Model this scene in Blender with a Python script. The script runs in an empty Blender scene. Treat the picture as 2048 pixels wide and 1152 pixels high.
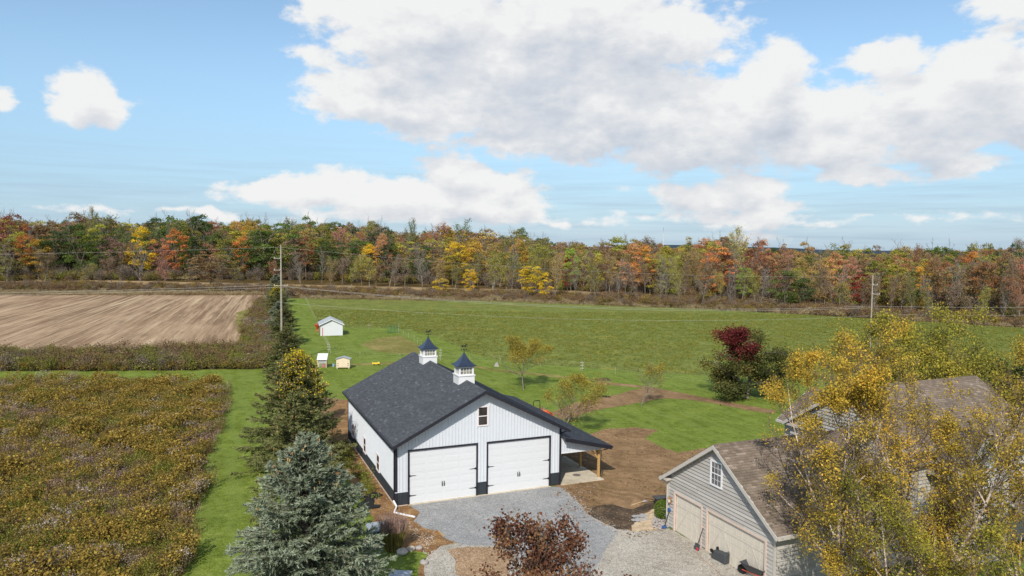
import bpy, math, random
import numpy as np
from mathutils import Matrix, Vector

random.seed(7)
SC = bpy.context.scene
COL = SC.collection

# ------------------------------------------------------------------ camera, world, sun, exposure
F_PX, PITCH, ROLL, CAM_H = 1434.28, 0.0573, 0.0098, 17.28      # lens in pixels of a 2048 px wide frame
cam_data = bpy.data.cameras.new('camera')
cam = bpy.data.objects.new('camera', cam_data); COL.objects.link(cam)
cam_data.sensor_width = 36.0
cam_data.lens = 36.0 * F_PX / 2048.0
cam_data.clip_start = 0.5; cam_data.clip_end = 20000
cam.matrix_world = Matrix.Translation((0, 0, CAM_H)) @ Matrix.Rotation(math.pi/2 - PITCH, 4, 'X') @ Matrix.Rotation(ROLL, 4, 'Z')
SC.camera = cam
SC.render.resolution_x = 1024; SC.render.resolution_y = 576
SC.view_settings.view_transform = 'Standard'; SC.view_settings.look = 'None'
SC.view_settings.exposure = 0.30; SC.view_settings.gamma = 1.0
SC.view_settings.use_curve_mapping = False
SC.cycles.max_bounces = 6; SC.cycles.diffuse_bounces = 3; SC.cycles.transparent_max_bounces = 8

SUN_AZ_TRAVEL = math.radians(12.0)      # the light travels away from the camera and a little to the right
SUN_EL = math.radians(40.5)
sd = bpy.data.lights.new('sun', 'SUN'); sun = bpy.data.objects.new('sun', sd); COL.objects.link(sun)
sd.energy = 3.9; sd.angle = math.radians(0.53); sd.color = (1.0, 0.94, 0.85)
trav = Vector((math.sin(SUN_AZ_TRAVEL)*math.cos(SUN_EL), math.cos(SUN_AZ_TRAVEL)*math.cos(SUN_EL), -math.sin(SUN_EL)))
sun.rotation_euler = (-trav).to_track_quat('Z', 'Y').to_euler()
sun.location = (-20, -60, 60)

def ray(px, py):
    du, dv = px - 1024.0, py - 576.0
    cr, sr = math.cos(ROLL), math.sin(ROLL)
    u = cr*du + sr*dv; v = -sr*du + cr*dv
    c, s = math.cos(PITCH), math.sin(PITCH)
    return (u/F_PX, c - v/F_PX*s, -s - v/F_PX*c)

def sstep(a, b, x):
    t = min(1.0, max(0.0, (x-a)/(b-a))); return t*t*(3-2*t)

def terr(x, y):
    "gentle rise of the land behind the fields, more of it on the left"
    if y < 245: return 0.0
    left = 1.0 - sstep(-120, 160, x)
    return sstep(245, 560, y)*(2.0 + 9.0*left)

def at(px, py, z=0.0):
    "ground point that the photograph shows at this pixel"
    d = ray(px, py)
    zt = z
    for _ in range(12):
        t = (zt - CAM_H)/d[2]
        if t < 0 or t > 3000: t = 3000
        x, y = d[0]*t, d[1]*t
        zt = z + terr(x, y)
    return (x, y)

def lin(r, g, b, k=1.0):
    f = lambda c: ((c/255.0)/12.92 if c/255.0 <= 0.04045 else ((c/255.0+0.055)/1.055)**2.4)*k
    return (f(r), f(g), f(b), 1.0)

# ---- node helpers
class NT:
    def __init__(s, nt): s.nt = nt
    def __call__(s, typ, out=0, props=None, **ins):
        n = s.nt.nodes.new(typ)
        for k, v in (props or {}).items(): setattr(n, k, v)
        for k, v in ins.items():
            key = int(k[1:]) if (k[0] == 'i' and k[1:].isdigit()) else k.replace('_', ' ')
            sk = n.inputs[key]
            if isinstance(v, bpy.types.NodeSocket): s.nt.links.new(v, sk)
            else: sk.default_value = v
        return n.outputs[out] if out is not None else n
    def math(s, op, a, b=0.0, c=None, clamp=False):
        kw = dict(i0=a, i1=b)
        if c is not None: kw['i2'] = c
        return s('ShaderNodeMath', props={'operation': op, 'use_clamp': clamp}, **kw)
    def vm(s, op, a, b=(0, 0, 0), out=0):
        return s('ShaderNodeVectorMath', out=out, props={'operation': op}, i0=a, i1=b)
    def mix(s, f, a, b, blend='MIX'):
        n = s.nt.nodes.new('ShaderNodeMix'); n.data_type = 'RGBA'; n.blend_type = blend; n.clamp_result = False
        for sk, v in ((n.inputs[0], f), (n.inputs[6], a), (n.inputs[7], b)):
            if isinstance(v, bpy.types.NodeSocket): s.nt.links.new(v, sk)
            else: sk.default_value = v
        return n.outputs[2]
    def ramp(s, fac, stops, interp='LINEAR'):
        n = s.nt.nodes.new('ShaderNodeValToRGB'); n.color_ramp.interpolation = interp
        el = n.color_ramp.elements
        while len(el) < len(stops): el.new(0.5)
        for e, (p, c) in zip(el, stops):
            e.position = p; e.color = c if len(c) == 4 else (*c, 1)
        if isinstance(fac, bpy.types.NodeSocket): s.nt.links.new(fac, n.inputs[0])
        return n.outputs[0]
    def rng(s, v, a, b, c=0.0, d=1.0, smooth=False):
        n = s.nt.nodes.new('ShaderNodeMapRange')
        if smooth: n.interpolation_type = 'SMOOTHSTEP'
        s.nt.links.new(v, n.inputs[0])
        for i, q in enumerate((a, b, c, d)): n.inputs[i+1].default_value = q
        return n.outputs[0]
    def noise(s, vec, scale, detail=4, rough=0.55, out=0, dist=0.0):
        return s('ShaderNodeTexNoise', out=out, props={'noise_dimensions': '3D'}, Vector=vec, Scale=scale, Detail=detail, Roughness=rough, Distortion=dist)

# ---- world: Nishita sky with broken cumulus laid over it by direction
world = bpy.data.worlds.new('World'); SC.world = world; world.use_nodes = True
wt = world.node_tree; wt.nodes.clear(); W = NT(wt)
sky = wt.nodes.new('ShaderNodeTexSky'); sky.sky_type = 'NISHITA'; sky.sun_disc = False
sky.sun_elevation = SUN_EL
sky.sun_rotation = math.pi + SUN_AZ_TRAVEL
sky.air_density = 1.0; sky.dust_density = 0.6; sky.ozone_density = 1.6; sky.altitude = 250
tc = W('ShaderNodeTexCoord')
sep = W('ShaderNodeSeparateXYZ', out=None, Vector=tc)
az = W.math('ARCTAN2', sep.outputs[0], sep.outputs[1])
hyp = W.math('SQRT', W.math('ADD', W.math('MULTIPLY', sep.outputs[0], sep.outputs[0]), W.math('MULTIPLY', sep.outputs[1], sep.outputs[1])))
el = W.math('ARCTAN2', sep.outputs[2], hyp)
P = W('ShaderNodeCombineXYZ', X=az, Y=el, Z=0.0)

CLOUDS = [ # centre and half size as the photograph shows them, strength
 (860,45,260,110,1),(1130,50,330,120,1),(1290,70,190,85,1),(1060,160,300,90,1),(720,185,120,60,1),(655,165,60,34,.9),(840,215,150,62,1),(790,150,70,40,.8),
 (960,240,230,48,.85),(1240,215,300,90,1),(1130,275,260,48,.85),(1390,290,260,60,.95),(1545,150,95,70,.9),(1500,235,260,95,1),
 (1800,120,110,45,.85),(1950,150,180,75,1),(1830,215,260,80,1),(1640,300,240,50,.9),(1740,345,110,32,.8),(1930,330,130,34,.9),(630,108,60,32,.5),
 (1420,105,60,32,.55),(1640,225,150,65,.85),(2060,180,150,120,1),(1870,280,200,40,.6),(2030,15,110,42,.6),
 (165,188,86,54,.95),(118,205,54,40,.6),(212,225,54,32,.7),(-5,190,38,26,.8),(255,205,45,22,.35),
 (760,393,280,34,1),(905,352,90,46,1),(1005,378,90,46,1),(590,376,160,26,.85),(960,415,160,34,1),(1040,405,60,42,.9),(700,362,70,26,.7),(820,425,240,24,.75),
 (1440,396,130,34,1),(1345,378,60,20,.6),(1490,385,80,36,1),(1530,425,85,30,.9),(1440,425,130,26,.6),(430,430,50,15,.75),(1500,468,90,12,.5),
 (1010,294,60,20,.6),(1225,380,55,12,.3),(1120,440,300,12,.35),(1750,440,500,10,.25),(200,415,400,8,.25),(430,425,28,16,.6)]

def grp_density():
    g = bpy.data.node_groups.new('cloud_density', 'ShaderNodeTree')
    g.interface.new_socket('P', in_out='INPUT', socket_type='NodeSocketVector')
    g.interface.new_socket('D', in_out='OUTPUT', socket_type='NodeSocketFloat')
    g.interface.new_socket('N', in_out='OUTPUT', socket_type='NodeSocketFloat')
    gi = g.nodes.new('NodeGroupInput'); go = g.nodes.new('NodeGroupOutput'); G = NT(g)
    p = gi.outputs[0]
    ps = G.vm('MULTIPLY', p, (1.0, 1.7, 1.0))
    w1 = G.noise(ps, 9.0, 5, .55, out=1)
    w1 = G.vm('SUBTRACT', w1, (.5, .5, .5))
    w1 = G.vm('MULTIPLY', w1, (.085, .05, 0))
    q = G.vm('ADD', p, w1)
    cur = None
    for (cx, cy, rx, ry, st) in CLOUDS:
        d = ray(cx, cy); a0 = math.atan2(d[0], d[1]); e0 = math.atan2(d[2], math.hypot(d[0], d[1]))
        kx = math.cos(a0)**2*1.0
        ra = rx/F_PX*kx*1.22; re = ry/F_PX*math.cos(a0)*1.17
        t = G.vm('SUBTRACT', q, (a0, e0, 0))
        t = G.vm('MULTIPLY', t, (1/ra, 1/re, 0))
        # flatter base: below the centre the fall off is quicker
        l = G.vm('LENGTH', t, out=1)
        v = G.math('MULTIPLY_ADD', l, -st, st)
        cur = v if cur is None else G.math('SMOOTH_MAX', cur, v, 0.12)
    # beyond the frame: a loose field of the same cumulus all round
    away = G('ShaderNodeSeparateXYZ', out=None, Vector=p)
    faz = G.rng(G.math('ABSOLUTE', away.outputs[0]), .66, .85, 0, 1, True)
    fel = G.rng(away.outputs[1], .40, .55, 0, 1, True)
    out_f = G.math('MAXIMUM', faz, fel)
    gen = G.rng(G.noise(ps, 3.2, 3, .5), .42, .70, -.5, .9)
    cur = G.math('MAXIMUM', cur, G.math('SUBTRACT', gen, G.math('MULTIPLY', G.math('SUBTRACT', 1.0, out_f), 2.0)))
    n1 = G.noise(ps, 16.0, 7, .56)
    n2 = G.noise(ps, 46.0, 6, .6)
    n = G.math('ADD', G.math('MULTIPLY', G.math('SUBTRACT', n1, .5), 1.25), G.math('MULTIPLY', G.math('SUBTRACT', n2, .5), .55))
    D = G.math('ADD', G.math('MULTIPLY', cur, 1.0), n)
    g.links.new(D, go.inputs[0]); g.links.new(n, go.inputs[1])
    return g
gd = grp_density()
def dens(vec):
    n = wt.nodes.new('ShaderNodeGroup'); n.node_tree = gd; wt.links.new(vec, n.inputs[0]); return n
d0 = dens(P)
d1 = dens(W.vm('ADD', P, (-0.008, 0.024, 0)))
d2 = dens(W.vm('ADD', P, (-0.010, 0.065, 0)))
alpha = W.rng(d0.outputs[0], 0.06, 0.40, 0, 1, True)
# thin streaks near the horizon
ph = W.vm('MULTIPLY', P, (3.0, 60.0, 1))
st = W.rng(W.noise(ph, 1.6, 5, .6), .44, .68, 0, 1)
st = W.math('MULTIPLY', st, W.rng(el, .0, .17, .60, 0.0, True))
edge = W.math('SUBTRACT', d0.outputs[0], d1.outputs[0])
und1 = W.rng(d1.outputs[0], .25, 1.15, 0, .42, True)
under = W.math('ADD', W.math('MULTIPLY', W.rng(d2.outputs[0], .15, 1.0, 0, 1, True), .72), und1)      # how much cloud lies above this point: its base is greyer
lit = W.math('ADD', W.math('MULTIPLY', edge, .36), W.math('SUBTRACT', 1.0, W.math('MULTIPLY', under, .62)), clamp=True)
lit2 = W.math('ADD', lit, W.math('MULTIPLY', d0.outputs[1], .05), clamp=True)
ccol = W.ramp(lit2, [(0.0, (.60, .66, .76)), (.40, (.76, .80, .87)), (.75, (.93, .94, .96)), (1.0, (1.06, 1.06, 1.05))])
SKY_S = 0.098
CLK = 0.69
ccol = W.vm('MULTIPLY', ccol, (CLK/SKY_S,)*3)
hs = W('ShaderNodeHueSaturation', Hue=0.492, Saturation=1.0, Value=1.38, Color=sky.outputs[0])
grad = W.mix(W.rng(el, 0.0, .30, 1, 0, True), hs, (0.28/SKY_S*.74, 0.50/SKY_S*.74, 0.76/SKY_S*.74, 1))
grad = W.mix(.72, hs, grad)
strk = W.mix(st, grad, (0.44/SKY_S*.72, 0.58/SKY_S*.72, 0.72/SKY_S*.72, 1))
skyc = W.mix(W.math('MULTIPLY', alpha, .97), strk, ccol)
bg = W('ShaderNodeBackground', Color=skyc, Strength=SKY_S)
wo = W('ShaderNodeOutputWorld', out=None, Surface=bg)
world.cycles.sampling_method = 'MANUAL'; world.cycles.sample_map_resolution = 512

# ------------------------------------------------------------------ materials
MATS = {}
def material(name, build, spec=0.3, rough=0.8):
    m = bpy.data.materials.new(name); m.use_nodes = True
    nt = m.node_tree; nt.nodes.clear(); n = NT(nt)
    out = nt.nodes.new('ShaderNodeOutputMaterial')
    bs = nt.nodes.new('ShaderNodeBsdfPrincipled')
    bs.inputs['Roughness'].default_value = rough
    bs.inputs['Specular IOR Level'].default_value = spec
    r = build(n, bs)
    nt.links.new(r if r is not None else bs.outputs[0], out.inputs[0])
    MATS[name] = m
    return m

def setin(n, bs, name, v):
    if isinstance(v, bpy.types.NodeSocket): n.nt.links.new(v, bs.inputs[name])
    else: bs.inputs[name].default_value = v

def opos(n): return n('ShaderNodeTexCoord', out=3)      # object space
def wpos(n): return n('ShaderNodeNewGeometry', out=0)   # world position

def bump(n, bs, h, strength=.4, dist=.02):
    b = n('ShaderNodeBump', Height=h, Strength=strength, Distance=dist)
    n.nt.links.new(b, bs.inputs['Normal'])

def paint(name, col, rough=.5, spec=.4, var=.08, scale=6.0, metallic=0.0, bmp=0.0, dirt=0.0):
    def f(n, bs):
        p = opos(n)
        nz = n.noise(p, scale, 5, .6)
        k = n.rng(nz, .3, .7, 1-var, 1+var)
        c = n.vm('SCALE', col[:3]) if False else n.mix(1.0, (*col[:3], 1), n('ShaderNodeCombineColor', Red=k, Green=k, Blue=k), 'MULTIPLY')
        if dirt:
            nz2 = n.noise(p, 1.3, 6, .65)
            c = n.mix(n.rng(nz2, .5, .75, 0, dirt), c, (.16, .12, .08, 1))
        setin(n, bs, 'Base Color', c)
        bs.inputs['Metallic'].default_value = metallic
        setin(n, bs, 'Roughness', n.rng(nz, .3, .7, max(0, rough-.08), min(1, rough+.08)))
        if bmp: bump(n, bs, n.noise(p, scale*6, 4), bmp, .01)
    return material(name, f, spec, rough)

def ground_mat(name, stops, s1, s2, s3, mixw=(.5, .3, .2), bmp=.5, bd=.05, extra=None, rough=.95, spec=.1, rowstretch=None):
    "three scales of noise over world position feed one colour ramp"
    def f(n, bs):
        p = wpos(n)
        if rowstretch: p = rowstretch(n, p)
        a = n.noise(p, s1, 6, .6); b = n.noise(p, s2, 5, .6); c = n.noise(p, s3, 3, .6)
        v = n.math('ADD', n.math('MULTIPLY', a, mixw[0]), n.math('ADD', n.math('MULTIPLY', b, mixw[1]), n.math('MULTIPLY', c, mixw[2])))
        v = n.rng(v, .37, .63, 0, 1)
        col = n.ramp(v, stops)
        if extra: col = extra(n, p, col)
        setin(n, bs, 'Base Color', col)
        bump(n, bs, n.math('ADD', n.math('MULTIPLY', b, .5), c), bmp, bd)
    return material(name, f, spec, rough)

TH = 0.3966                      # the buildings, the tree row and the field share this grid
UX = (math.cos(TH), math.sin(TH)); VX = (-math.sin(TH), math.cos(TH))

def along_rows(ka, kb):
    def f(n, p):
        r = n('ShaderNodeVectorRotate', props={'rotation_type': 'Z_AXIS'}, Vector=p, Angle=-.31)
        return n.vm('MULTIPLY', r, (ka, kb, 1))
    return f

def lawn_extra(n, p, col):
    # mower passes along the grid, dry flecks, clumps of clover
    r = n('ShaderNodeVectorRotate', props={'rotation_type': 'Z_AXIS'}, Vector=p, Angle=-TH)
    r = n.vm('ADD', r, n.vm('MULTIPLY', n.vm('SUBTRACT', n.noise(p, .15, 2, .5, out=1), (.5, .5, .5)), (3, 3, 0)))
    s = n.vm('MULTIPLY', r, (1.0, .05, 1))
    st = n.noise(s, 1.1, 3, .6)
    col = n.mix(n.rng(st, .45, .55, 0, .52), col, lin(126, 142, 68, .85))
    dk = n.noise(n.vm('ADD', p, (9, 2, 0)), .9, 5, .7)
    col = n.mix(n.rng(dk, .52, .66, 0, .45), col, lin(72, 92, 30, .85))
    fl = n.noise(p, 9.0, 4, .7)
    col = n.mix(n.rng(fl, .60, .72, 0, .45), col, lin(160, 158, 92, .8))
    big = n.noise(p, .07, 4, .6)
    col = n.mix(n.rng(big, .54, .7, 0, .40), col, lin(120, 128, 58, .8))
    return col
ground_mat('lawn_grass', [(0, lin(76, 90, 28, .85)[:3]), (.35, lin(104, 120, 44, .85)[:3]), (.65, lin(122, 139, 54, .85)[:3]), (1, lin(156, 166, 88, .85)[:3])],
           .35, 2.4, 9.0, (.34, .30, .36), .8, .10, lawn_extra)

def pasture_extra(n, p, col):
    y = n.noise(p, .045, 4, .62)
    col = n.mix(n.rng(y, .50, .66, 0, .55), col, lin(132, 128, 66, .8))
    p2 = n.vm('MULTIPLY', p, (1, .6, 1))
    g = n.noise(p2, .6, 5, .7)
    col = n.mix(n.rng(g, .56, .72, 0, .55), col, lin(152, 150, 70, .8))
    yl = n.noise(n.vm('ADD', p, (77, 3, 0)), .16, 6, .75)
    col = n.mix(n.rng(yl, .56, .68, 0, .65), col, lin(172, 160, 56, .85))
    d = n.noise(n.vm('ADD', p, (7, 33, 0)), .30, 5, .7)
    col = n.mix(n.rng(d, .57, .72, 0, .6), col, lin(64, 84, 38, .8))
    return col
ground_mat('pasture_grass', [(0, lin(78, 88, 38, .85)[:3]), (.4, lin(114, 124, 60, .85)[:3]), (.7, lin(134, 142, 70, .85)[:3]), (1, lin(166, 164, 98, .85)[:3])],
           .25, 1.1, 3.2, (.30, .33, .37), 1.0, .3, pasture_extra)

def stub_extra(n, p, col):
    # p is already stretched along the drill rows
    big = n.noise(n.vm('MULTIPLY', p, (.10, 1.6, 1)), .9, 4, .6)
    w = n.noise(n.vm('MULTIPLY', p, (1, .8, 1)), 1.1, 5, .7)
    band = n.math('MULTIPLY', n.rng(w, .46, .56, 0, 1), n.rng(big, .40, .54, .0, 1))
    col = n.mix(n.math('MULTIPLY', band, .62), col, lin(112, 86, 64, .8))
    f = n.noise(n.vm('ADD', n.vm('MULTIPLY', p, (1, .3, 1)), (31, 7, 0)), 1.5, 3, .6)
    col = n.mix(n.rng(f, .56, .66, 0, .45), col, lin(214, 194, 158, .9))
    sp = n.noise(n.vm('MULTIPLY', p, (1, 16, 1)), 2.2, 3, .6)
    col = n.mix(n.rng(sp, .55, .68, 0, .35), col, lin(108, 88, 62, .85))
    return col
ground_mat('stubble', [(0, lin(118, 94, 72, .85)[:3]), (.4, lin(160, 134, 106, .85)[:3]), (.7, lin(182, 156, 126, .85)[:3]), (1, lin(204, 180, 150, .85)[:3])],
           .3, 1.0, 3.0, (.34, .33, .33), .4, .1, stub_extra, rowstretch=along_rows(.62, .02))
ground_mat('dry_field', [(0, lin(120, 98, 68, .8)[:3]), (.5, lin(168, 142, 104, .8)[:3]), (1, lin(196, 172, 132, .8)[:3])], .05, .3, 2.0, (.4, .3, .3), .4, .2)

def dirt_extra(n, p, col):
    g = n.noise(n.vm('ADD', p, (3, 50, 0)), .35, 6, .7)
    col = n.mix(n.rng(g, .60, .72, 0, .6), col, lin(98, 110, 50, .8))
    r = n('ShaderNodeVectorRotate', props={'rotation_type': 'Z_AXIS'}, Vector=p, Angle=-.9)
    r = n.vm('ADD', r, n.vm('MULTIPLY', n.vm('SUBTRACT', n.noise(p, .12, 2, .5, out=1), (.5, .5, .5)), (9, 9, 0)))
    rut = n.noise(n.vm('MULTIPLY', r, (1, .06, 1)), 1.7, 4, .65)
    col = n.mix(n.rng(rut, .50, .62, 0, .5), col, lin(112, 88, 62, .85))
    cl = n.noise(n.vm('ADD', p, (1, 8, 0)), 5.5, 4, .75)
    col = n.mix(n.rng(cl, .56, .66, 0, .6), col, lin(106, 84, 60, .85))
    s = n.noise(p, 12, 3, .7)
    col = n.mix(n.rng(s, .62, .70, 0, .55), col, lin(184, 160, 130, .85))
    return col
ground_mat('bare_soil', [(0, lin(104, 82, 58, .85)[:3]), (.4, lin(142, 114, 82, .85)[:3]), (.75, lin(162, 132, 98, .85)[:3]), (1, lin(182, 152, 116, .85)[:3])],
           .3, 1.8, 9.0, (.4, .33, .27), .9, .08, dirt_extra)
ground_mat('orange_soil', [(0, lin(96, 70, 46, .85)[:3]), (.5, lin(146, 112, 76, .85)[:3]), (1, lin(188, 152, 108, .85)[:3])], .8, 3, 12, (.4, .3, .3), .9, .06)
ground_mat('dark_mulch', [(0, lin(56, 48, 40, .9)[:3]), (.5, lin(94, 80, 66, .9)[:3]), (1, lin(136, 116, 94, .9)[:3])], .8, 4, 16, (.4, .3, .3), 1, .08)

def gravel(name, a, b, c, k=1.0):
    def f(n, bs):
        p = wpos(n)
        v = n('ShaderNodeTexVoronoi', out=1, Vector=p, Scale=19.0)
        sv = n('ShaderNodeSeparateColor', out=0, Color=v)
        big = n.noise(p, .35, 5, .6); mid = n.noise(p, 2.2, 4, .6)
        t = n.math('ADD', n.math('MULTIPLY', sv, .34), n.math('ADD', n.math('MULTIPLY', big, .34), n.math('MULTIPLY', mid, .34)))
        col = n.ramp(n.rng(t, .15, .88, 0, 1), [(0, a), (.5, b), (1, c)])
        setin(n, bs, 'Base Color', col)
        d = n('ShaderNodeTexVoronoi', out=0, Vector=p, Scale=19.0)
        bump(n, bs, n.math('SUBTRACT', n.math('MULTIPLY', mid, 2.0), d), .6, .03)
    return material(name, f, .2, .9)
gravel('grey_gravel', lin(104, 104, 104, .85)[:3], lin(152, 152, 151, .85)[:3], lin(200, 200, 198, .85)[:3])
gravel('worn_gravel', lin(104, 96, 84, .9)[:3], lin(170, 163, 150, .9)[:3], lin(222, 216, 204, .9)[:3])
gravel('brown_stone', lin(92, 72, 52, .9)[:3], lin(156, 128, 98, .9)[:3], lin(220, 190, 158, .9)[:3])
ground_mat('concrete', [(0, lin(160, 148, 128, .9)[:3]), (.5, lin(194, 182, 160, .9)[:3]), (1, lin(214, 204, 184, .9)[:3])], .5, 2.5, 20, (.4, .3, .3), .15, .01)
ground_mat('paver_joint', [(0, lin(146, 126, 100)[:3]), (1, lin(176, 156, 128)[:3])], .5, 3, 12)
ground_mat('wild_ground', [(0, lin(56, 46, 26, .8)[:3]), (.5, lin(92, 76, 44, .8)[:3]), (1, lin(126, 104, 66, .8)[:3])], .1, .7, 4, (.4, .3, .3), .8, .2)
ground_mat('cut_verge', [(0, lin(96, 96, 44, .8)[:3]), (.5, lin(136, 130, 70, .8)[:3]), (1, lin(180, 160, 108, .8)[:3])], .2, 1.2, 8, (.4, .3, .3), .8, .1)

# --- plain things
paint('white_steel', (.58, .61, .65), .42, .5, .03, 3, dirt=.05)
paint('white_vinyl', (.68, .68, .68), .45, .5, .03, 3, dirt=.04)
paint('white_door', (.62, .635, .65), .45, .5, .02, 2, dirt=.03)
paint('charcoal_steel', (.028, .036, .044), .45, .5, .12, 3, dirt=.06)
paint('black_trim', (.018, .018, .026), .40, .5, .1, 5)
paint('black_iron', (.012, .012, .013), .5, .4, .1, 9)
paint('navy_metal', (.020, .030, .055), .35, .6, .1, 4)
paint('raw_timber', (.46, .29, .11), .75, .2, .18, 8, bmp=.2)
paint('pink_vinyl', (.72, .66, .66), .5, .4, .03, 4)
paint('taupe_trim', (.46, .43, .38), .6, .3, .06, 4, dirt=.08)
paint('taupe_soffit', (.50, .48, .45), .6, .3, .05, 4)
paint('cream_door', (.56, .51, .43), .55, .3, .04, 3, dirt=.04)
paint('pink_trim', (.58, .46, .38), .6, .3, .05, 3)
paint('galv_roof', (.40, .43, .46), .38, .6, .12, 3, metallic=.35)
paint('cream_board', (.66, .55, .40), .6, .3, .08, 6)
paint('pole_wood', (.32, .28, .23), .9, .1, .2, 5, bmp=.4)
paint('wire_metal', (.55, .54, .50), .5, .4, .05, 4)
paint('white_tape', (.80, .80, .74), .6, .3, .05, 4)
paint('red_paint', (.50, .07, .03), .45, .5, .12, 6)
paint('bright_red', (.70, .03, .05), .4, .5, .08, 6)
paint('orange_paint', (.75, .12, .02), .35, .6, .06, 5)
paint('black_rubber', (.018, .018, .018), .85, .2, .2, 9)
paint('dark_plastic', (.050, .055, .060), .5, .4, .10, 6)
paint('blue_plastic', (.03, .09, .26), .4, .5, .1, 6)
paint('pale_blue', (.22, .42, .60), .5, .4, .1, 6)
paint('yellow_plastic', (.80, .58, .05), .45, .4, .06, 6)
paint('green_tube', (.02, .17, .08), .5, .4, .12, 6)
paint('copper', (.50, .22, .10), .35, .6, .15, 8, metallic=.6)
paint('wood_handle', (.62, .45, .24), .7, .2, .12, 10)
paint('steel_blade', (.62, .60, .58), .4, .6, .12, 8, metallic=.5)
paint('stone_pale', (.50, .44, .36), .85, .2, .2, 5, bmp=.5)
paint('stone_grey', (.34, .31, .29), .85, .2, .2, 5, bmp=.5)
paint('green_box', (.05, .10, .09), .5, .4, .1, 4)
paint('iron_cover', (.15, .14, .13), .6, .4, .2, 20)
paint('pumpkin', (.80, .22, .02), .5, .4, .1, 8)
paint('brick_red', (.30, .13, .08), .9, .2, .2, 8)
paint('lantern_glass', (.55, .50, .38), .2, .6, .1, 4)
paint('block_grey', (.36, .36, .36), .8, .2, .08, 6)
def paver(n, bs):
    r = n('ShaderNodeAttribute', out=2, props={'attribute_name': 'tint'})
    ob = n('ShaderNodeObjectInfo', out=5)
    c = n.ramp(ob, [(0, lin(176, 156, 128)[:3]), (1, lin(202, 182, 152)[:3])])
    setin(n, bs, 'Base Color', n.mix(n.rng(n.noise(opos(n), 30, 4), .4, .7, 0, .3), c, lin(150, 125, 95)))
material('paver', paver, .2, .85)

def glass(name, col, rough=.06):
    def f(n, bs):
        p = opos(n)
        nz = n.noise(p, 1.8, 3, .5)
        setin(n, bs, 'Base Color', n.mix(n.rng(nz, .35, .65, 0, 1), (*[c*.5 for c in col], 1), (*[c*1.5 for c in col], 1)))
        bs.inputs['Roughness'].default_value = rough
        bs.inputs['IOR'].default_value = 1.5
    return material(name, f, .6, rough)
glass('dark_glass', (.035, .030, .032)); glass('grey_glass', (.10, .10, .10)); glass('warm_glass', (.20, .19, .15))

def shingle(name, stops, moss=None):
    def f(n, bs):
        t = n('ShaderNodeAttribute', out=2, props={'attribute_name': 'tint'})
        p = opos(n)
        big = n.noise(p, .5, 4, .6)
        fine = n.noise(p, 30, 2, .6)
        v = n.math('ADD', n.math('MULTIPLY', t, .62), n.math('ADD', n.math('MULTIPLY', big, .24), n.math('MULTIPLY', fine, .14)))
        c = n.ramp(v, stops)
        if moss:
            c = n.mix(n.rng(n.noise(n.vm('MULTIPLY', p, (.6, 1, 1)), 1.1, 5, .7), .5, .68, 0, .5), c, moss)
        setin(n, bs, 'Base Color', c)
        bump(n, bs, fine, .3, .01)
    return material(name, f, .2, .92)
shingle('charcoal_shingle', [(.1, (.034, .038, .044)), (.5, (.070, .076, .086)), (.8, (.105, .113, .126)), (.95, (.15, .16, .175))])
shingle('brown_shingle', [(.1, (.085, .062, .046)), (.5, (.175, .138, .108)), (.9, (.30, .245, .20))], (.09, .078, .062, 1))

def siding(n, bs):
    t = n('ShaderNodeAttribute', out=2, props={'attribute_name': 'tint'})
    p = opos(n)
    v = n.math('ADD', n.math('MULTIPLY', t, .4), n.math('MULTIPLY', n.noise(n.vm('MULTIPLY', p, (1, 1, 3)), .9, 5, .6), .6))
    setin(n, bs, 'Base Color', n.ramp(v, [(.2, (.315, .295, .265)), (.5, (.375, .355, .322)), (.8, (.43, .41, .375))]))
material('taupe_siding', siding, .3, .6)

# --- foliage: leaf colour from the object (crown) and a per leaf random
def leafmat(name, rampcols=None, trans=.35, objcol=False, hue=.03, val=(.55, 1.45), sat=1.0):
    m = bpy.data.materials.new(name); m.use_nodes = True; nt = m.node_tree; nt.nodes.clear(); n = NT(nt)
    t = n('ShaderNodeAttribute', out=2, props={'attribute_name': 'tint'})
    if objcol:
        c = n('ShaderNodeObjectInfo', out=1)
    else:
        c = n.ramp(t, rampcols)
    t2 = n('ShaderNodeAttribute', out=2, props={'attribute_name': 'tone'})
    h = n.rng(t, 0, 1, .5-hue, .5+hue)
    v = n.rng(t2, 0, 1, *val)
    c = n('ShaderNodeHueSaturation', Hue=h, Saturation=sat, Value=v, Color=c)
    d = n('ShaderNodeBsdfDiffuse', Color=c, Roughness=.6)
    tr = n('ShaderNodeBsdfTranslucent', Color=n.mix(.5, c, (.35, .30, .04, 1), 'ADD') if False else c)
    mx = n('ShaderNodeMixShader', Fac=trans, i1=d, i2=tr)
    o = nt.nodes.new('ShaderNodeOutputMaterial'); nt.links.new(mx, o.inputs[0])
    MATS[name] = m; return m
leafmat('leaf', objcol=True, hue=.022)
leafmat('leaf_birch', [(0, (.15, .13, .035)), (.25, (.29, .25, .05)), (.5, (.52, .38, .065)), (.75, (.70, .46, .075)), (1, (.70, .36, .06))], hue=.01, val=(.55, 1.3), trans=.4)
leafmat('leaf_birch_green', [(0, (.14, .15, .035)), (.45, (.30, .29, .055)), (.75, (.52, .43, .07)), (1, (.62, .42, .07))], hue=.01, val=(.5, 1.3), trans=.4)
leafmat('leaf_maple_red', [(0, (.05, .028, .02)), (.4, (.115, .052, .034)), (.75, (.19, .09, .05)), (1, (.26, .15, .075))], hue=.015, val=(.6, 1.5), trans=.25)
leafmat('leaf_crimson', [(0, (.08, .018, .02)), (.6, (.15, .032, .03)), (1, (.22, .07, .045))], hue=.01, trans=.25)
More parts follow.
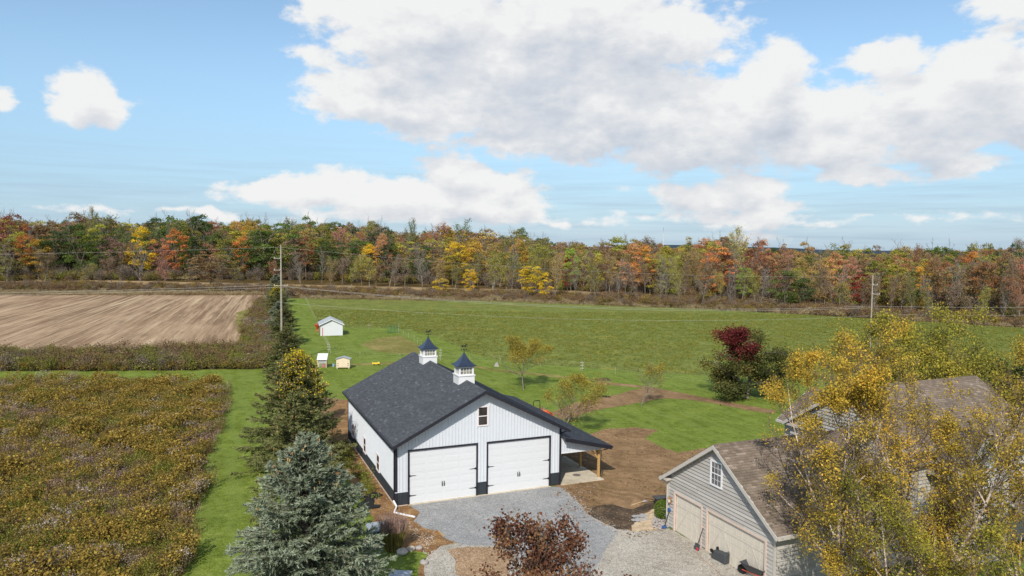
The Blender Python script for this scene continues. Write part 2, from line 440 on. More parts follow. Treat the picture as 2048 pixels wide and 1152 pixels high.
leafmat('leaf_darkgreen', [(0, (.045, .058, .02)), (.6, (.10, .112, .036)), (.85, (.17, .13, .04)), (1, (.26, .12, .05))], hue=.02, trans=.25)
leafmat('leaf_lime', [(0, (.22, .22, .05)), (.5, (.36, .30, .06)), (1, (.50, .33, .06))], hue=.02, trans=.35)
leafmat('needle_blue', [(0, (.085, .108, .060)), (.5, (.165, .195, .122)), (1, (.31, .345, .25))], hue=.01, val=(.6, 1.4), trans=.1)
leafmat('grass_flat', [(0, (.10, .14, .03)), (.5, (.19, .23, .05)), (.85, (.30, .31, .08)), (1, (.42, .39, .10))], hue=.01, trans=.3)
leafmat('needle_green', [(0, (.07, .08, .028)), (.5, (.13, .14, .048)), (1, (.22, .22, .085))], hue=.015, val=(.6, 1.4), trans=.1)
leafmat('cone_tan', [(0, (.30, .17, .07)), (1, (.55, .36, .16))], hue=.01, trans=.05)
leafmat('vine_yellow', [(0, (.50, .40, .03)), (1, (.80, .60, .03))], hue=.01, trans=.3)
leafmat('box_green', [(0, (.05, .09, .02)), (1, (.17, .23, .04))], hue=.01, trans=.2)
leafmat('plant_olive', [(0, (.13, .11, .032)), (.5, (.22, .19, .055)), (1, (.33, .27, .085))], hue=.02, trans=.3)
leafmat('plant_ochre', [(0, (.18, .13, .034)), (.5, (.30, .21, .048)), (1, (.45, .30, .07))], hue=.015, trans=.3)
leafmat('plant_green', [(0, (.10, .12, .025)), (.6, (.22, .23, .045)), (1, (.38, .36, .07))], hue=.02, trans=.3)
leafmat('plant_brown', [(0, (.15, .10, .05)), (.6, (.25, .17, .085)), (1, (.36, .26, .15))], hue=.015, trans=.25)
leafmat('plant_seed', [(0, (.28, .21, .15)), (.6, (.42, .34, .27)), (1, (.62, .55, .48))], hue=.01, trans=.25)
leafmat('plant_straw', [(0, (.30, .23, .12)), (1, (.50, .41, .25))], hue=.01, trans=.25)
leafmat('plant_pink', [(0, (.24, .15, .12)), (1, (.42, .30, .25))], hue=.01, trans=.25)
leafmat('brush_brown', [(0, (.12, .075, .04)), (.6, (.21, .135, .072)), (1, (.30, .21, .11))], hue=.02, trans=.2)
leafmat('brush_grey', [(0, (.12, .10, .08)), (1, (.26, .22, .18))], hue=.01, trans=.15)

def barkmat(name, a, b, scale=3.0, birch=False):
    def f(n, bs):
        p = opos(n)
        z = n.noise(n.vm('MULTIPLY', p, (1, 1, .35 if not birch else 2.2)), scale, 5, .7)
        c = n.mix(n.rng(z, .42, .60, 0, 1), a, b)
        if birch:
            patch = n.noise(p, 1.7, 4, .6)
            c = n.mix(n.rng(patch, .45, .62, 0, .7), c, (.42, .28, .20, 1))
        setin(n, bs, 'Base Color', c)
        bump(n, bs, z, .4, .03)
    return material(name, f, .15, .9)
barkmat('bark_grey', (.13, .11, .09, 1), (.27, .24, .20, 1))
barkmat('bark_pale', (.15, .13, .105, 1), (.28, .25, .21, 1))
barkmat('bark_dark', (.06, .048, .038, 1), (.14, .11, .085, 1))
barkmat('bark_birch', (.28, .21, .17, 1), (.66, .57, .49, 1), 4, True)
barkmat('bark_twig', (.12, .09, .065, 1), (.22, .17, .13, 1))

# ------------------------------------------------------------------ mesh helpers
def link(o, parent=None, loc=None, rz=None, **props):
    COL.objects.link(o)
    if parent is not None: o.parent = parent
    if loc is not None: o.location = loc
    if rz is not None: o.rotation_euler = (0, 0, rz)
    for k, v in props.items(): o[k] = v
    return o
def empty(name, loc, label, cat, rz=0.0, group=None):
    o = bpy.data.objects.new(name, None); o.empty_display_size = .5
    link(o, None, loc, rz); o['label'] = label; o['category'] = cat
    if group: o['group'] = group
    return o
def tag(o, label=None, cat=None, group=None, kind=None):
    for k, v in (('label', label), ('category', cat), ('group', group), ('kind', kind)):
        if v: o[k] = v
    return o

class MB:
    def __init__(s): s.v = []; s.f = []; s.t = []
    def quadface(s, pts, t=.5):
        b = len(s.v); s.v += [tuple(p) for p in pts]; s.f.append(tuple(range(b, b+len(pts)))); s.t.append(t)
    def box(s, x0, x1, y0, y1, z0, z1, t=.5):
        b = len(s.v)
        s.v += [(x0,y0,z0),(x1,y0,z0),(x1,y1,z0),(x0,y1,z0),(x0,y0,z1),(x1,y0,z1),(x1,y1,z1),(x0,y1,z1)]
        for q in ((0,3,2,1),(4,5,6,7),(0,1,5,4),(1,2,6,5),(2,3,7,6),(3,0,4,7)): s.f.append(tuple(b+i for i in q)); s.t.append(t)
        return s
    def hexa(s, p, t=.5):
        "eight corners: four of one face (counter-clockwise seen from outside-bottom), then the four opposite"
        b = len(s.v); s.v += [tuple(q) for q in p]
        for q in ((0,3,2,1),(4,5,6,7),(0,1,5,4),(1,2,6,5),(2,3,7,6),(3,0,4,7)): s.f.append(tuple(b+i for i in q)); s.t.append(t)
        return s
    def bar(s, a, b, w, h=None, up=(0,0,1), t=.5):
        h = w if h is None else h
        a = Vector(a); b = Vector(b); d = (b-a).normalized(); up = Vector(up)
        if abs(d.dot(up)) > .98: up = Vector((1, 0, 0))
        r = d.cross(up).normalized(); u = r.cross(d)
        P = [a-r*w/2-u*h/2, a+r*w/2-u*h/2, b+r*w/2-u*h/2, b-r*w/2-u*h/2, a-r*w/2+u*h/2, a+r*w/2+u*h/2, b+r*w/2+u*h/2, b-r*w/2+u*h/2]
        return s.hexa(P, t)
    def tube(s, pts, rad, k=8, t=.5, cap=True):
        pts = [Vector(p) for p in pts]; rad = rad if isinstance(rad, (list, tuple)) else [rad]*len(pts)
        b = len(s.v); n = len(pts)
        prev = None
        for i, p in enumerate(pts):
            d = (pts[min(i+1, n-1)]-pts[max(i-1, 0)]).normalized()
            if prev is None:
                a = Vector((0,0,1)) if abs(d.z) < .9 else Vector((1,0,0))
                r = d.cross(a).normalized()
            else:
                r = (prev - d*prev.dot(d)).normalized()
            prev = r; u = d.cross(r)
            for j in range(k):
                q = 2*math.pi*j/k; s.v.append(tuple(p + (r*math.cos(q)+u*math.sin(q))*rad[i]))
        for i in range(n-1):
            for j in range(k):
                s.f.append((b+i*k+j, b+i*k+(j+1)%k, b+(i+1)*k+(j+1)%k, b+(i+1)*k+j)); s.t.append(t)
        if cap:
            s.f.append(tuple(b+j for j in reversed(range(k)))); s.t.append(t)
            s.f.append(tuple(b+(n-1)*k+j for j in range(k))); s.t.append(t)
        return s
    def cyl(s, x, y, z0, z1, r0, r1=None, k=16, t=.5):
        return s.tube([(x,y,z0),(x,y,z1)], [r0, r0 if r1 is None else r1], k, t)
    def prism(s, poly, axis, c0, c1, t=.5):
        "poly (a,b) pairs extruded along axis 'x','y' or 'z'"
        def P(a, b, c): return {'x': (c,a,b), 'y': (a,c,b), 'z': (a,b,c)}[axis]
        b = len(s.v); n = len(poly)
        s.v += [P(p[0], p[1], c0) for p in poly] + [P(p[0], p[1], c1) for p in poly]
        s.f.append(tuple(b+i for i in range(n))); s.t.append(t)
        s.f.append(tuple(b+n+i for i in reversed(range(n)))); s.t.append(t)
        for i in range(n): s.f.append((b+i, b+n+i, b+n+(i+1)%n, b+(i+1)%n)); s.t.append(t)
        return s
    def ball(s, c, r, sz=1.0, seg=12, ring=8, t=.5, jit=0.0, rng=random):
        b = len(s.v); c = Vector(c)
        for i in range(ring+1):
            ph = math.pi*i/ring
            for j in range(seg):
                q = 2*math.pi*j/seg; k = r*(1+rng.uniform(-jit, jit))
                s.v.append((c.x+k*math.sin(ph)*math.cos(q), c.y+k*math.sin(ph)*math.sin(q), c.z+k*sz*math.cos(ph)))
        for i in range(ring):
            for j in range(seg):
                s.f.append((b+i*seg+j, b+(i+1)*seg+j, b+(i+1)*seg+(j+1)%seg, b+i*seg+(j+1)%seg)); s.t.append(t)
        return s
    def mesh(s, name, mat, recalc=True, smooth=False):
        m = bpy.data.meshes.new(name); m.from_pydata(s.v, [], s.f); m.materials.append(MATS[mat])
        a = m.attributes.new('tint', 'FLOAT', 'FACE'); a.data.foreach_set('value', s.t)
        if recalc:
            import bmesh
            bm = bmesh.new(); bm.from_mesh(m); bmesh.ops.recalc_face_normals(bm, faces=bm.faces); bm.to_mesh(m); bm.free()
        if smooth: m.polygons.foreach_set('use_smooth', [True]*len(m.polygons))
        m.update(); return m
    def build(s, name, mat, parent=None, bevel=0.0, smooth=False, loc=None, rz=None, recalc=True, **props):
        o = bpy.data.objects.new(name, s.mesh(name, mat, recalc, smooth))
        link(o, parent, loc, rz, **props)
        if bevel:
            b = o.modifiers.new('bevel', 'BEVEL'); b.width = bevel; b.segments = 2; b.limit_method = 'ANGLE'
        return o

def np_mesh(name, V, Q, mats, tint=None, tone=None, midx=None, smooth=False):
    "V (n,3); Q list of (m,k) index arrays; attributes per face"
    m = bpy.data.meshes.new(name)
    V = np.asarray(V, np.float32)
    Q = [np.asarray(q, np.int32) for q in Q if len(q)]
    loops = np.concatenate([q.ravel() for q in Q]); tot = np.concatenate([np.full(len(q), q.shape[1], np.int32) for q in Q])
    start = np.concatenate([[0], np.cumsum(tot)[:-1]]).astype(np.int32)
    m.vertices.add(len(V)); m.vertices.foreach_set('co', V.ravel())
    m.loops.add(len(loops)); m.loops.foreach_set('vertex_index', loops)
    m.polygons.add(len(tot)); m.polygons.foreach_set('loop_start', start); m.polygons.foreach_set('loop_total', tot)
    for mt in mats: m.materials.append(MATS[mt])
    if midx is not None: m.polygons.foreach_set('material_index', np.asarray(midx, np.int32))
    for nm, a in (('tint', tint), ('tone', tone)):
        if a is not None:
            at_ = m.attributes.new(nm, 'FLOAT', 'FACE'); at_.data.foreach_set('value', np.asarray(a, np.float32))
    if smooth: m.polygons.foreach_set('use_smooth', np.ones(len(tot), bool))
    m.update(calc_edges=True); return m

class FB:
    "foliage builder: collects quads/tris with material index, tint and tone"
    def __init__(s, mats): s.mats = mats; s.V = []; s.Q = []; s.n = 0; s.T = []; s.O = []; s.M = []
    def add(s, V, Q, tint, tone, mi=0):
        s.V.append(V); s.Q.append(Q + s.n); s.n += len(V)
        k = len(Q)
        s.T.append(np.broadcast_to(tint, k)); s.O.append(np.broadcast_to(tone, k)); s.M.append(np.full(k, mi))
    def mesh(s, name):
        o = sorted(range(len(s.Q)), key=lambda i: i)
        return np_mesh(name, np.concatenate(s.V), s.Q, s.mats, np.concatenate(s.T), np.concatenate(s.O), np.concatenate(s.M))
    def leaves(s, C, size, rs, mi=0, tint=None, tone=None, aspect=.6, up=0.0, sj=.35):
        n = len(C)
        if n == 0: return
        N = rs.normal(size=(n, 3)); N[:, 2] += up; N /= np.linalg.norm(N, axis=1)[:, None]+1e-9
        T = np.cross(N, rs.normal(size=(n, 3))); T /= np.linalg.norm(T, axis=1)[:, None]+1e-9
        B = np.cross(N, T)
        L = (size*(1+rs.uniform(-sj, sj, n)))[:, None]
        V = np.stack([C-T*L*.5, C+B*L*.5*aspect, C+T*L*.5, C-B*L*.5*aspect], 1).reshape(-1, 3)
        Q = np.arange(n*4).reshape(n, 4)
        s.add(V, Q, rs.uniform(0, 1, n) if tint is None else tint, rs.uniform(0, 1, n) if tone is None else tone, mi)
    def spikes(s, A, D, L, w, rs, mi=0, tint=None, tone=None):
        "thin triangles from A along D"
        n = len(A)
        side = np.cross(D, rs.normal(size=(n, 3))); side /= np.linalg.norm(side, axis=1)[:, None]+1e-9
        L = np.broadcast_to(L, n)[:, None]; w = np.broadcast_to(w, n)[:, None]
        V = np.stack([A-side*w*.5, A+side*w*.5, A+D*L], 1).reshape(-1, 3)
        Q = np.arange(n*3).reshape(n, 3)
        s.add(V, Q, rs.uniform(0, 1, n) if tint is None else tint, rs.uniform(0, 1, n) if tone is None else tone, mi)
    def tubes(s, P0, P1, R0, R1, k=4, mi=0):
        n = len(P0)
        if n == 0: return
        D = P1-P0; D = D/(np.linalg.norm(D, axis=1)[:, None]+1e-9)
        A = np.where(np.abs(D[:, 2:3]) < .9, np.array([[0, 0, 1.]]), np.array([[1., 0, 0]]))
        X = np.cross(D, A); X /= np.linalg.norm(X, axis=1)[:, None]; Y = np.cross(D, X)
        an = np.arange(k)*2*np.pi/k
        ring = X[:, None, :]*np.cos(an)[None, :, None] + Y[:, None, :]*np.sin(an)[None, :, None]
        V = np.concatenate([P0[:, None, :]+ring*R0[:, None, None], P1[:, None, :]+ring*R1[:, None, None]], 1).reshape(-1, 3)
        b = np.arange(n)[:, None, None]*2*k; j = np.arange(k)[None, :]
        Q = np.stack([j, (j+1) % k, (j+1) % k+k, j+k], -1) + b
        s.add(V, Q.reshape(-1, 4), .5, .5, mi)

def skeleton(rs, height, trunk_r, levels, n_child, len_ratio, angle, up_pull=.15, start=.3, wander=.10, seg=5, droop=0.0, lean=(0, 0), first_len=None):
    """branching skeleton; returns segment arrays, and tip points with directions and level"""
    S = []; TIPS = []
    def norm(v): return v/(np.linalg.norm(v)+1e-9)
    def grow(p, d, L, r, lev):
        pts = [p]; dirs = [d]; n = seg if lev < levels else max(2, seg-2)
        rr = [r]
        for i in range(n):
            d = norm(d + rs.normal(size=3)*wander + np.array([0, 0, up_pull if lev else .03]) - np.array([0, 0, droop*lev*(i/n)]))
            p = p + d*L/n; pts.append(p); dirs.append(d)
            rr.append(r*(1-.78*(i+1)/n) if lev else r*(1-.96*(i+1)/n))
        for i in range(n): S.append((pts[i], pts[i+1], rr[i], rr[i+1], lev))
        if lev >= 1:
            for i in range(1, n+1): TIPS.append((pts[i], dirs[i], lev))
        if lev < levels:
            nc = n_child[lev]
            for c in range(nc):
                f = (start if lev == 0 else .2) + (1-(start if lev == 0 else .2))*(c+.5*rs.rand())/nc
                i = min(n-1, int(f*n)); q = f*n-i
                bp = pts[i]*(1-q)+pts[i+1]*q
                bd = dirs[min(i+1, n)]
                a = rs.uniform(0, 2*np.pi) if lev else c*2.4+rs.uniform(-.4, .4)
                x = norm(np.cross(bd, [0.13, .31, .9] if abs(bd[2]) < .9 else [1, .1, 0])); y = np.cross(bd, x)
                an = angle[lev]*rs.uniform(.75, 1.25)
                nd = norm(bd*math.cos(an) + (x*math.cos(a)+y*math.sin(a))*math.sin(an))
                base = (first_len if (lev == 0 and first_len) else L*len_ratio[lev])
                prof = (1-.55*abs(f-.45)) if lev == 0 else (1-.5*f)
                grow(bp, nd, base*prof*rs.uniform(.8, 1.2), rr[i]*.62, lev+1)
    d0_ = norm(np.array([lean[0], lean[1], 1.0]))
    grow(np.zeros(3), d0_, height, trunk_r, 0)
    P0 = np.array([a[0] for a in S]); P1 = np.array([a[1] for a in S]); R0 = np.array([a[2] for a in S]); R1 = np.array([a[3] for a in S]); LV = np.array([a[4] for a in S])
    tp = np.array([t[0] for t in TIPS]); tl = np.array([t[2] for t in TIPS])
    return (P0, P1, R0, R1, LV), (tp, tl)

# ------------------------------------------------------------------ the land
from mathutils import noise as mn
def jitter_loop(pts, amp, step, freq=1.0, seed=0.0):
    out = []
    n = len(pts)
    for i in range(n):
        a = Vector(pts[i]); b = Vector(pts[(i+1) % n]); L = (b-a).length
        k = max(1, int(L/step))
        if k > 400: k = 400
        t = (b-a)/max(L, 1e-6); nr = Vector((-t.y, t.x))
        for j in range(k):
            p = a + (b-a)*(j/k)
            q = Vector((p.x*freq, p.y*freq, seed))
            d = mn.noise(q*.35)*1.1 + mn.noise(q*1.3)*.6 + mn.noise(q*4.1)*.35 + mn.noise(q*11.0)*.2
            out.append((p.x+nr.x*d*amp, p.y+nr.y*d*amp))
    return out
def sheet(name, pts, level, mat, amp=.3, step=.5, freq=1.0, kind='structure', px=True):
    if px: pts = [at(*p) if len(p) == 2 else p[:2] for p in pts]
    loop = jitter_loop(pts, amp, step, freq, level*3.1) if amp else pts
    from mathutils.geometry import tessellate_polygon
    V = [(x, y, level*.004 + terr(x, y)) for x, y in loop]
    T = tessellate_polygon([[Vector((v[0], v[1], 0)) for v in V]])
    m = bpy.data.meshes.new(name)
    F = []
    for t in T:
        a, b, c = (Vector(V[i][:2]) for i in t)
        F.append(tuple(t) if (b-a).cross(c-a) > 0 else tuple(reversed(t)))
    m.from_pydata(V, [], F); m.materials.append(MATS[mat]); m.update()
    o = bpy.data.objects.new(name, m); link(o, kind=kind); return o, loop
W_ = lambda x, y: (x, y, 0)   # a world point inside a pixel list

def grid_sheet(name, xs, ys, mat, z0=0.0):
    X, Y = np.meshgrid(xs, ys)
    V = np.array([(x, y, terr(x, y)+z0) for x, y in zip(X.ravel(), Y.ravel())])
    w = len(xs); h = len(ys)
    i = np.arange(w-1)[None, :]+np.arange(h-1)[:, None]*w
    Q = np.stack([i, i+1, i+1+w, i+w], -1).reshape(-1, 4)
    o = bpy.data.objects.new(name, np_mesh(name, V, [Q], [mat], smooth=True)); return link(o, kind='structure')
xs = np.concatenate([np.linspace(-9000, -700, 12), np.linspace(-650, 650, 66), np.linspace(700, 9000, 12)])
ys = np.concatenate([np.linspace(-400, 200, 13), np.linspace(220, 620, 41), np.linspace(700, 14000, 20)])
grid_sheet('ground', xs, ys, 'wild_ground', 0.0)

sheet('lawn', [(-900,752),(0,742),(300,740),(535,737),(548,690),(556,598),(612,596),(1000,602),(1400,617),(2048,656),(2700,700),W_(110,8),W_(-90,8)], 1, 'lawn_grass', .35, .8)
pasture_px = [(611,597),(1000,603),(1400,618),(2048,657),(2700,702),(2700,960),(2048,806),(1700,766),(1430,753),(1200,737),(1010,724),(930,702),(868,672),(800,657),(690,654),(642,655),(634,640)]
sheet('pasture', pasture_px, 2, 'pasture_grass', .7, 1.0, .5)
sheet('stubble_field', [(-1300,590),(0,590),(300,588),(530,590),(520,640),(512,688),(480,700),(300,699),(0,702),(-700,705)], 2, 'stubble', .5, 1.2, .5)
# green weeds on the field margin
sheet('field_margin', [(478,622),(505,615),(527,600),(524,640),(516,686),(500,690),(480,672),(470,650)], 3, 'cut_verge', 1.2, .8, .5)
def strip_terrain(name, px_near, px_far, n, mat, level, rows=5):
    "a band of ground that follows the rise of the land"
    V = []; Q = []
    for i in range(n+1):
        f = i/n
        ax = px_near[0][0]*(1-f)+px_near[1][0]*f; ay = px_near[0][1]*(1-f)+px_near[1][1]*f
        bx = px_far[0][0]*(1-f)+px_far[1][0]*f; by = px_far[0][1]*(1-f)+px_far[1][1]*f
        a = at(ax, ay); b = at(bx, by)
        for j in range(rows+1):
            g = j/rows; x = a[0]*(1-g)+b[0]*g; y = a[1]*(1-g)+b[1]*g
            V.append((x, y, terr(x, y)+level*.004+.05))
    w = rows+1
    for i in range(n):
        for j in range(rows): Q.append((i*w+j, (i+1)*w+j, (i+1)*w+j+1, i*w+j+1))
    o = bpy.data.objects.new(name, np_mesh(name, V, [np.array(Q)], [mat], smooth=True)); link(o, kind='structure')
strip_terrain('far_stubble_field', ((-500,566),(1260,602)), ((-500,545),(1260,584)), 50, 'dry_field', 3, 8)

meadow_px = [(-700,772),(0,767),(200,766),(400,771),(455,778),(451,811),(434,856),(422,893),(410,934),(410,967),(397,1008),(385,1040),(387,1073),(373,1110),(366,1160),(350,1260)]
meadow_w = [at(*p) for p in meadow_px] + [(-14.5, 22), (-60, 20), (-150, 60)]
sheet('meadow_floor', [(x, y) for x, y in meadow_w], 3, 'wild_ground', .25, .5, px=False)
brush_px = [(-700,716),(0,716),(300,712),(490,706),(548,695),(537,737),(300,741),(0,742),(-700,750)]
sheet('brush_floor', brush_px, 3, 'wild_ground', .3, .6)

soil_px = [(1116,976),(1100,990),(1140,1040),(1262,1080),(1325,1062),(1338,1040),(1345,1000),(1360,960),(1428,896),(1400,899),(1352,905),(1322,893),(1288,876),(1316,860),(1268,854),(1215,858),(1180,868),(1130,845),(1082,812),(1040,845),(1050,900)]
sheet('bare_soil', soil_px, 3, 'bare_soil', .30, .25)
sheet('dirt_track', [(1100,826),(1150,806),(1200,797),(1262,782),(1290,776),(1262,774),(1222,770),(1190,768),(1194,764),(1250,768),(1300,774),(1345,783),(1420,797),(1500,812),(1552,822),(1548,828),(1500,821),(1420,806),(1375,799),(1330,797),(1290,802),(1240,812),(1190,820),(1130,840)], 4, 'bare_soil', .25, .25)
sheet('worn_lawn_patch', [(722,690),(752,676),(800,672),(832,686),(845,706),(800,708),(755,704)], 3, 'cut_verge', .8, .5)
sheet('mown_hay_line', [(655,729),(720,727),(800,723),(850,724),(852,728),(800,728),(730,731),(660,733)], 3, 'cut_verge', .25, .3)
sheet('fence_verge', [(940,733),(1000,744),(1080,752),(1160,759),(1230,768),(1228,765),(1160,755),(1080,747),(1000,739),(940,729)], 3, 'cut_verge', .3, .3)
sheet('soil_by_spruce', [(655,806),(700,798),(703,872),(796,1010),(850,1000),(905,1010),(930,1075),(985,1105),(1010,1175),(840,1180),(820,1110),(770,1075),(730,1000),(690,930),(668,880)], 4, 'orange_soil', .3, .25)
sheet('soil_behind_spruce', [(540,850),(600,790),(690,800),(705,880),(790,1000),(780,1040),(740,1010),(700,960),(600,930)], 3, 'bare_soil', .3, .3)
sheet('grass_patch', [(700,1120),(790,1090),(810,1100),(857,1104),(852,1122),(838,1136),(830,1190),(650,1190)], 5, 'lawn_grass', .15, .12)
sheet('worn_driveway', [(846,1120),(880,1092),(960,1080),(1120,1000),(1196,1040),(1264,1064),(1336,1058),(1700,1250),(1740,1420),(900,1420),(852,1180)], 5, 'worn_gravel', .14, .14)
sheet('grey_gravel_apron', [(818,1009),(823,1014),(840,1025),(827,1043),(850,1057),(878,1061),(884,1074),(923,1091),(990,1092),(1030,1110),(1060,1150),(1120,1260),(1180,1160),(1205,1110),(1233,1064),(1196,1043),(1175,1030),(1170,1017),(1152,1004),(1134,986),(1118,975),(1100,974),(960,990)], 6, 'grey_gravel', .10, .10)
sheet('brown_stone_patch', [(895,1100),(935,1093),(1000,1094),(1030,1112),(1010,1150),(960,1175),(915,1150),(912,1120)], 7, 'brown_stone', .18, .12)
sheet('dark_mulch', [(1190,1012),(1225,1008),(1262,1018),(1290,1008),(1318,1004),(1336,1006),(1336,1024),(1310,1018),(1285,1030),(1268,1052),(1262,1062),(1233,1061),(1205,1044),(1178,1028)], 6, 'dark_mulch', .14, .12)
sheet('burn_scar', [(1187,758),(1215,756),(1222,761),(1200,763)], 5, 'dark_mulch', .3, .2)
sheet('ash_ring', [(1265,792),(1300,788),(1312,797),(1290,806),(1270,803)], 5, 'bare_soil', .2, .2)

# distant wooded ridge on the horizon
def ridge(name, D, x0, x1, prof, mat, depth=900):
    n = 160; V = []; Q = []
    for i in range(n+1):
        f = i/n; x = x0+(x1-x0)*f
        h = prof(f)*(.85+.3*mn.noise(Vector((f*40, 1, 0)))) + 7*mn.noise(Vector((f*160, 4, 0)))
        V += [(x, D-200, terr(x, D-200)-1), (x, D, terr(x, D)+h*.9), (x, D+depth, terr(x, D)+h+4), (x, D+depth+300, 0)]
    for i in range(n):
        for j in range(3): Q.append((i*4+j, (i+1)*4+j, (i+1)*4+j+1, i*4+j+1))
    o = bpy.data.objects.new(name, np_mesh(name, V, [np.array(Q)], [mat], smooth=True)); link(o, kind='structure')
paint('far_ridge', (.035, .055, .075), .95, .05, .3, .01)
ridge('distant_hills', 3600, -4500, 4800, lambda f: 12+26*math.exp(-((f-.60)/.05)**2)+10*math.exp(-((f-.25)/.2)**2), 'far_ridge')
tower = MB(); tx, ty = -3600*0+ (1325-1024)/F_PX*2600, 2600
for s_ in (-1, 1): tower.bar((tx+s_*1.6, ty, terr(tx, ty)), (tx, ty, 92), .9)
for k in range(8): tower.bar((tx-1.5+k*.15, ty, terr(tx, ty)+8+9*k), (tx+1.5-k*.15, ty, terr(tx, ty)+12+9*k), .5)
o = tower.build('radio_mast', 'wire_metal'); tag(o, 'thin radio mast far off on the horizon above the wood', 'mast')

# ------------------------------------------------------------------ scattered growth that nobody could count
def scatter(name, P, S, R, I, meshes, kind='stuff', tilt=0.06):
    pc = bpy.data.collections.new(name+'_sources')
    for i, me in enumerate(meshes):
        po = bpy.data.objects.new('%s_src_%02d' % (name, i), me); pc.objects.link(po)
    n = len(P)
    m = bpy.data.meshes.new(name); m.vertices.add(n); m.vertices.foreach_set('co', np.asarray(P, np.float32).ravel())
    a = m.attributes.new('sc', 'FLOAT_VECTOR', 'POINT'); 
    S = np.asarray(S, np.float32); S = np.stack([S, S, S], 1) if S.ndim == 1 else S
    a.data.foreach_set('vector', S.ravel())
    rs = np.random.RandomState(5)
    rot = np.stack([rs.normal(0, tilt, n), rs.normal(0, tilt, n), R], 1).astype(np.float32)
    a = m.attributes.new('rt', 'FLOAT_VECTOR', 'POINT'); a.data.foreach_set('vector', rot.ravel())
    a = m.attributes.new('ix', 'INT', 'POINT'); a.data.foreach_set('value', np.asarray(I, np.int32))
    o = bpy.data.objects.new(name, m); link(o, kind=kind)
    g = bpy.data.node_groups.new(name+'_nodes', 'GeometryNodeTree')
    g.interface.new_socket('Geometry', in_out='INPUT', socket_type='NodeSocketGeometry')
    g.interface.new_socket('Geometry', in_out='OUTPUT', socket_type='NodeSocketGeometry')
    gi = g.nodes.new('NodeGroupInput'); go = g.nodes.new('NodeGroupOutput')
    ci = g.nodes.new('GeometryNodeCollectionInfo'); ci.inputs['Collection'].default_value = pc
    ci.inputs['Separate Children'].default_value = True; ci.inputs['Reset Children'].default_value = True
    ip = g.nodes.new('GeometryNodeInstanceOnPoints'); ip.inputs['Pick Instance'].default_value = True
    def na(nm, dt):
        q = g.nodes.new('GeometryNodeInputNamedAttribute'); q.data_type = dt; q.inputs['Name'].default_value = nm
        return next(s for s in q.outputs if s.enabled and s.name == 'Attribute')
    L = g.links.new
    L(gi.outputs[0], ip.inputs['Points']); L(ci.outputs[0], ip.inputs['Instance'])
    L(na('ix', 'INT'), ip.inputs['Instance Index']); L(na('sc', 'FLOAT_VECTOR'), ip.inputs['Scale'])
    er = g.nodes.new('FunctionNodeEulerToRotation'); L(na('rt', 'FLOAT_VECTOR'), er.inputs[0]); L(er.outputs[0], ip.inputs['Rotation'])
    L(ip.outputs[0], go.inputs[0])
    md = o.modifiers.new('scatter', 'NODES'); md.node_group = g
    return o

def in_poly(X, Y, poly):
    inside = np.zeros(len(X), bool); n = len(poly); j = n-1
    for i in range(n):
        xi, yi = poly[i][:2]; xj, yj = poly[j][:2]
        c = ((yi > Y) != (yj > Y)) & (X < (xj-xi)*(Y-yi)/(yj-yi+1e-12)+xi)
        inside ^= c; j = i
    return inside
def vnoise(X, Y, f, sd=0.0):
    return np.array([mn.noise(Vector((x*f, y*f, sd))) for x, y in zip(X, Y)])

def clump(seed, h, rad, nstem, leafm, topm, nleaf=7, ntop=5, top=.12, leaf=.07, splay=.35, stemm=None):
    rs = np.random.RandomState(seed)
    f = FB([leafm, topm, stemm or leafm])
    r = rad*np.sqrt(rs.rand(nstem)); a = rs.rand(nstem)*6.283
    A = np.stack([r*np.cos(a), r*np.sin(a), np.zeros(nstem)], 1)
    D = np.stack([np.cos(a)*splay*rs.rand(nstem), np.sin(a)*splay*rs.rand(nstem), np.ones(nstem)], 1); D /= np.linalg.norm(D, axis=1)[:, None]
    Hh = h*rs.uniform(.65, 1.1, nstem)
    f.spikes(A, D, Hh, .018, rs, 2)
    C = (A[:, None, :] + D[:, None, :]*(Hh[:, None]*rs.uniform(.25, .95, (nstem, nleaf)))[..., None]).reshape(-1, 3) + rs.normal(0, .035, (nstem*nleaf, 3))
    f.leaves(C, leaf, rs, 0, aspect=.45)
    if ntop:
        C = (A+D*Hh[:, None])[:, None, :] + rs.normal(0, 1, (nstem, ntop, 3))*np.array([top*.5, top*.5, top*.55])
        f.leaves(C.reshape(-1, 3), top*.62, rs, 1, aspect=.75, up=.6)
    return f.mesh('clump')

